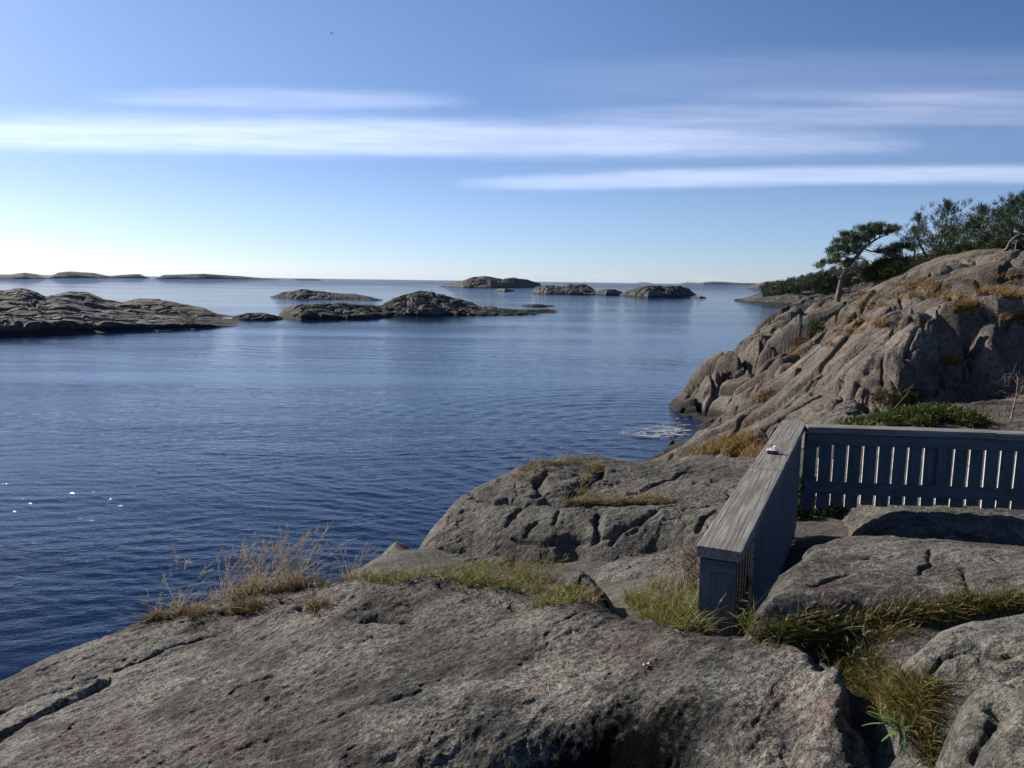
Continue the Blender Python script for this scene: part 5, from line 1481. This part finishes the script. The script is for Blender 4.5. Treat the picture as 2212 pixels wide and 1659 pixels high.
# bare sapling
g = np.random.default_rng(9)
sb = HEAD_C.px(2183, 905)
if sb is None: sb = P(2183, 905, 13.5)
dS = math.hypot(sb[0], sb[1])
sap = empty('sapling', tuple(sb)); tag(sap, 'bare leafless sapling with a pale stem at the right edge behind the fence', 'sapling')
stp = smooth_path([sb + (0, 0, -.1), P(2187, 890, dS), P(2194, 862, dS), P(2197, 840, dS), P(2199, 812, dS)], 6)
parts = [tube(stp, np.linspace(0.014, 0.003, len(stp)), 6)]; Vv, Ff, _ = join_vf(parts); mesh_np('trunk', Vv, Ff, M_DEADWOOD, parent=sap)
parts = []
for _ in range(24):
    q = stp[int(g.uniform(0.15, 0.95) * (len(stp) - 1))]; a = g.uniform(0, 2 * math.pi); l_ = g.uniform(.12, .36)
    dv = np.array([math.cos(a), math.sin(a) * .6, 0.35 + .3 * g.uniform()])
    lp = smooth_path([q, q + dv * l_ * .5 + g.normal(size=3) * .01, q + dv * l_ * (1, 1, .6)], 4); parts.append(tube(lp, np.linspace(.004, .0015, len(lp)), 4))
    for _k in range(3):
        q2 = lp[int(g.uniform(.4, 1) * (len(lp) - 1))]; parts.append(tube(smooth_path([q2, q2 + g.normal(size=3) * .04, q2 + g.normal(size=3) * .07 + (0, 0, .04)], 2), np.linspace(.003, .0015, 5), 3))
Vv, Ff, _ = join_vf(parts); mesh_np('twigs', Vv, Ff, M_BARK, parent=sap)


# ------------------------------------------------------------------ dry weeds, leafy rosette, litter
def weed(label, px, py, ht, seed, caster=NEAR_C, n=3, col=RUST, group='dry weed stalks'):
    g = np.random.default_rng(seed); b0 = caster.px(px, py)
    if b0 is None: return
    root = empty('weed_stalk', tuple(b0)); tag(root, label, 'weed', group)
    st_, hd = [], []
    for i in range(n):
        st = []; st_.append(st)
        q0 = b0 + np.array([*(g.normal(size=2) * .03), -.02]); tp2 = q0 + np.array([g.normal() * .10 * ht, g.normal() * .10 * ht, ht * g.uniform(.75, 1.0)])
        lp = smooth_path([q0, (q0 + tp2) / 2 + g.normal(size=3) * .02, tp2], 6); st.append(tube(lp, np.linspace(.0035, .0012, len(lp)), 5))
        B, Dd = [], []
        for s in g.uniform(.35, 1, 26):
            q = lp[int(s * (len(lp) - 1))]; a = g.uniform(0, 6.28); dv = np.array([math.cos(a), math.sin(a), .9]); B.append(q); Dd.append(dv / np.linalg.norm(dv))
            if g.uniform() < .25:
                e = q + dv * ht * .16; st.append(tube(np.array([q, (q + e) / 2, e]), [.002, .0015, .001], 4))
                for k in range(6): B.append(q + (e - q) * (.4 + .1 * k)); Dd.append(dv / np.linalg.norm(dv))
        hd.append(strips(np.array(B), np.array(Dd), g.uniform(.012, .028, len(B)), np.full(len(B), .006), np.zeros((len(B), 3)), np.tile(col, (len(B), 1)), 2, g=g))
    for k_, (s0, h0) in enumerate(zip(st_, hd)):
        Vv, Ff, _ = join_vf(s0); so_ = mesh_np('stem', Vv, Ff, M_BARK, parent=root)
        mesh_np('seed_heads', h0[0], h0[1], M_GRASS, parent=root, col=h0[2])  # seed heads: loose strips set along each stem


weed('reddish-brown weed stalk before the dome, left of the fence', 1462, 1200, .62, 101)
weed('reddish-brown weed stalk close against the outer side of the fence cap', 1545, 1168, .52, 102)
weed('leafy brown weed stalk at the left of the fence end board', 1478, 1262, .36, 103, n=5)
weed('short brown weed stalk touching the near corner of the fence cap', 1502, 1268, .34, 104, n=5, col=RUST * 0.8)
weed('dark upright weed standing alone in the grass behind the slab', 1132, 1262, .40, 105, n=2, col=OLIVE)
weed('thin rusty weed in front of the left foot of the dome', 1010, 1215, .40, 106, n=4, col=OCHRE)
weed('rusty weed stalk beside the middle of the fence cap', 1640, 1010, .55, 107, n=4)

g = np.random.default_rng(12)
rb = NEAR_C.px(1945, 1598)
if rb is None: rb = P(1945, 1590, 2.6)
ros = empty('leafy_rosette', tuple(rb)); tag(ros, 'pale green rosette of narrow fleshy leaves in the grass at lower right', 'plant')
B, Dv, Ln = [], [], []
for i in range(46):
    a = g.uniform(0, 2 * math.pi); el_ = g.uniform(.15, 1.1)
    B.append(rb + np.array([math.cos(a), math.sin(a), 0]) * .018 + np.array([0, 0, .025 + .03 * g.uniform()])); Dv.append((math.cos(a) * math.cos(el_), math.sin(a) * math.cos(el_), math.sin(el_))); Ln.append(g.uniform(.05, .10))
Vv, Ff, Cc = strips(np.array(B), np.array(Dv), np.array(Ln), np.full(46, .0095), np.c_[np.zeros((46, 2)), -g.uniform(.1, .5, 46)], np.tile(np.array([.16, .23, .085]), (46, 1)), 5, flat=np.cross(np.array(Dv), [0, 0, 1.0]), tipw=.3, g=g)
mesh_np('leaves', Vv, Ff, M_LEAF, parent=ros, col=Cc)
Vv, Ff = tube([rb + (0, 0, -.03), rb + (0, 0, .02), rb + (0, 0, .045)], [.008, .007, .004], 6); mesh_np('stem', Vv, Ff, M_BARK, parent=ros)

# a pale scrap and dry straws on the slab
SLAB_C = Caster([slab])
h = SLAB_C.px(1396, 1441)
bm = bmesh.new(); vs = []
for i in range(9):
    a = i / 9 * 2 * math.pi; r = .012 * (0.65 + .5 * abs(math.sin(2.3 * i))); vs.append(bm.verts.new((h[0] + r * math.cos(a) * 1.3, h[1] + r * math.sin(a), h[2] + .008 + .005 * math.sin(3 * a))))
bm.faces.new(vs); ex_ = bmesh.ops.extrude_face_region(bm, geom=bm.faces[:])
for v in [q for q in ex_['geom'] if isinstance(q, bmesh.types.BMVert)]: v.co.z += .006
bmesh.ops.recalc_face_normals(bm, faces=bm.faces[:])
me = bpy.data.meshes.new('shell_fragment'); bm.to_mesh(me); bm.free()
m_sh, t, b = new_mat('pale_shell'); b.inputs['Base Color'].default_value = (.24, .235, .22, 1); b.inputs['Roughness'].default_value = .6; me.materials.append(m_sh)
o = bpy.data.objects.new('shell_fragment', me); C.objects.link(o); tag(o, 'single pale shell fragment lying on the foreground slab', 'shell')
for i, (p0, p1, lab) in enumerate((((1185, 1472), (1190, 1505), 'pale bent straw lying on the slab left of the shell fragment'), ((1141, 1605), (1146, 1630), 'short curved straw on the slab near the bottom edge'), ((1340, 1445), (1343, 1462), 'tiny straw on the slab just left of the shell fragment'))):
    a_ = SLAB_C.px(*p0); b_ = SLAB_C.px(*p1); mid_ = SLAB_C.px((p0[0] + p1[0]) / 2 - 3, (p0[1] + p1[1]) / 2)
    Vv, Ff = tube(smooth_path([a_ + (0, 0, .003), mid_ + (0, 0, .004), b_ + (0, 0, .003)], 5), np.full(11, .0013), 5)
    tag(mesh_np('straw', Vv, Ff, M_DEADWOOD), lab, 'straw')

# ------------------------------------------------------------------ foam where the swell meets the rock
g = np.random.default_rng(14)
Vs, Fs, n0 = [], [], 0
for i in range(140):
    u = g.beta(1.6, 1.0); px = 1335 + 148 * u; hw = 5 + 14 * u * (1.1 - 0.35 * u)
    py = 938 + g.normal() * hw * 0.45 - 4 * math.sin(u * 3)
    if g.uniform() < .12: px, py = g.uniform(1455, 1482), g.uniform(905, 935)
    c = PZ(px, py, 0.0); L = abs(g.normal()) * .07 + .02; wd = L * g.uniform(.3, .8)
    if i < 40: L *= 3.5; wd = L * .12
    k = 9; ang = g.normal() * .3
    a = np.linspace(0, 2 * math.pi, k, endpoint=False); r = 1 + .45 * g.normal(size=k)
    ex_, ey_ = np.cos(a) * r * L, np.sin(a) * r * wd
    x = c[0] + ex_ * math.cos(ang) - ey_ * math.sin(ang); y = c[1] + ex_ * math.sin(ang) + ey_ * math.cos(ang)
    z = 0.05 + 0.02 * g.uniform()
    top = np.c_[x, y, np.full(k, z)]; ce = np.array([[c[0], c[1], z + .012]]); Vs.append(np.vstack([top, ce]))
    for j in range(k): Fs.append((n0 + j, n0 + (j + 1) % k, n0 + k))
    n0 += k + 1
m_foam, t, b = new_mat('sea_foam'); b.inputs['Base Color'].default_value = (.34, .36, .38, 1); b.inputs['Roughness'].default_value = .7
tag(mesh_np('foam', np.concatenate(Vs), np.array(Fs), m_foam, smooth=True), 'streaks of white foam on the water at the foot of the headland', 'foam', kind='stuff')
# small dark rock awash at the water's edge
c = PZ(1437, 957, 0.0); dC = math.hypot(c[0], c[1])
boulder('dark wet rock awash at the water edge below the headland foam', [(1418, dC - .5), (1440, dC - .7), (1462, dC - .3), (1458, dC + .7), (1435, dC + .8), (1420, dC + .4)],
        [(1425, 955, dC), (1440, 949, dC), (1455, 952, dC), (1440, 949, dC + .5), (1440, 955, dC - .5)], .4, M_HEAD, na=80, nd=60, base_drop=0.6, s=.5)

# ------------------------------------------------------------------ far wooded point
M_POINT = rock_mat('point_rock', scale=0.06, light=(.27, .22, .185), dark=(.13, .12, .10), grain=.5, wet=.8, moss=((.04, .04, .018), .06, .5))
pt, Vg = islet('x', [(1586, 651), (1620, 656), (1680, 660), (1740, 663), (1860, 665), (2300, 672)], [(1586, 650), (1610, 641), (1640, 632), (1680, 627), (1720, 622), (1760, 614), (1860, 596), (2000, 585), (2300, 580)], 130, M_POINT, nu=520, nv=120, rough=.8, cell=14, front=.6, name='headland')
for k_ in ('label', 'category'): del pt[k_]
tag(pt, 'low wooded rocky point across the bay behind the windswept pine', kind='structure')
pt2, Vg2 = islet('x', [(1612, 622), (1640, 622.5), (1700, 623), (1900, 626)], [(1612, 621), (1630, 614), (1650, 609), (1690, 606), (1750, 602), (1900, 600)], 160, rock_mat('pink_point_rock', scale=.03, light=(.40, .29, .22), dark=(.24, .18, .14), grain=.4, pale_amt=.3, black_amt=.3, rust_amt=.2), nu=160, nv=50, cell=30, front=.5, name='headland')
for k_ in ('label', 'category'): del pt2[k_]
tag(pt2, 'pinkish bare rocky point behind the wooded one', kind='structure')
g = np.random.default_rng(16)
cen, ax = [], []
nv_, nu_ = Vg.shape[:2]
for i in range(560):
    u = int(nu_ * (0.10 + .5 * g.uniform())); v = int(nv_ * g.uniform(.30, .75))
    q = Vg[v, u]
    if q[2] < 2.0: continue
    hgt = g.uniform(2.2, 5.2) * (0.6 + 1.2 * min(.4, u / nu_))
    for k in range(10):
        s = k / 9; r = hgt * .30 * (1.05 - s) + .15
        for _ in range(3):
            a = g.uniform(0, 6.28); cen.append(q + np.array([math.cos(a) * r * g.uniform(.3, 1), math.sin(a) * r * g.uniform(.3, 1), hgt * (.12 + .88 * s)])); ax.append((math.cos(a), math.sin(a), .1))
cen = np.array(cen); ax = np.array(ax); mw_ = g.uniform(size=(len(cen), 1))
Vv, Ff, Cc = needle_clumps(cen, ax, 9, .42, .17, DKGREEN * .75 * mw_ + OLIVE * .6 * (1 - mw_), g, spread=.3, upw=.3)
tag(mesh_np('treeline', Vv, Ff, M_NEEDLE, col=Cc), 'mass of dark pinewood covering the far wooded point', 'wood', kind='stuff')
for i, (x, yb, yt, hw_, lab) in enumerate(((1782, 645, 588, 24, 'dense dark tree on the far point, tallest just left of the windswept trunk'), (1766, 646, 600, 16, 'dark pointed tree on the far point left of the tallest one'), (1800, 645, 598, 20, 'dark tree on the far point partly behind the windswept trunk'), (1722, 650, 618, 12, 'small lone dark tree near the shore of the far point'))):
    pine(lab, (x, yb), (x + 2, yt), 272, hw_, 200 + i, low=.05, limbs=46, base_drop=1.0, col=(DKGREEN * .8, OLIVE * .7), group='single trees on the far point', nl=.55, dens=.8)
for o in list(bpy.data.objects):
    if o.name.startswith('crown') and o.parent and o.parent.get('group') == 'single trees on the far point':
        V = np.empty(len(o.data.vertices) * 3, np.float32); o.data.vertices.foreach_get('co', V); V = V.reshape(-1, 2, 3)
        mid_ = V.mean(1, keepdims=True); V = mid_ + (V - mid_) * 8; o.data.vertices.foreach_set('co', V.ravel()); o.data.update()

# ------------------------------------------------------------------ one bird high over the sea
bp = P(717, 72, 130); br = empty('bird', tuple(bp)); tag(br, 'tiny dark bird gliding high in the sky above the sea', 'bird')
m_b, t, b = new_mat('dark_feathers'); b.inputs['Base Color'].default_value = (.05, .05, .055, 1)
bm = bmesh.new(); bmesh.ops.create_uvsphere(bm, u_segments=12, v_segments=8, radius=1.0)
for v in bm.verts: v.co = Vector((v.co.x * .16 * (1 - .3 * v.co.x), v.co.y * .05, v.co.z * .05)) + Vector(bp)
for sd in (-1, 1):
    wv = [bm.verts.new(Vector(bp) + Vector(q)) for q in ((.07, sd * .03, .02), (-.06, sd * .03, .02), (-.09, sd * .28, .09), (-.10, sd * .50, .04), (-.03, sd * .30, .10))]
    bm.faces.new(wv)
me = bpy.data.meshes.new('body'); bm.to_mesh(me); bm.free(); me.materials.append(m_b)
o = bpy.data.objects.new('body', me); C.objects.link(o); o.parent = br; o.matrix_parent_inverse = Matrix.Translation(-Vector(bp))

# ------------------------------------------------------------------ sea air
bm = bmesh.new(); bmesh.ops.create_cube(bm, size=1.0)
for v in bm.verts: v.co = Vector((v.co.x * 29000, v.co.y * 29000, -1.5 if v.co.z < 0 else 70.0))
me = bpy.data.meshes.new('haze'); bm.to_mesh(me); bm.free()
m_air = bpy.data.materials.new('sea_air'); m_air.use_nodes = True; nt = m_air.node_tree; nt.nodes.clear()
pv = nt.nodes.new('ShaderNodeVolumePrincipled'); pv.inputs['Color'].default_value = (.55, .75, 1.0, 1); pv.inputs['Density'].default_value = 0.00002; pv.inputs['Anisotropy'].default_value = 0.1
om = nt.nodes.new('ShaderNodeOutputMaterial'); nt.links.new(pv.outputs[0], om.inputs['Volume']); me.materials.append(m_air)
o = bpy.data.objects.new('haze', me); C.objects.link(o); tag(o, kind='stuff')
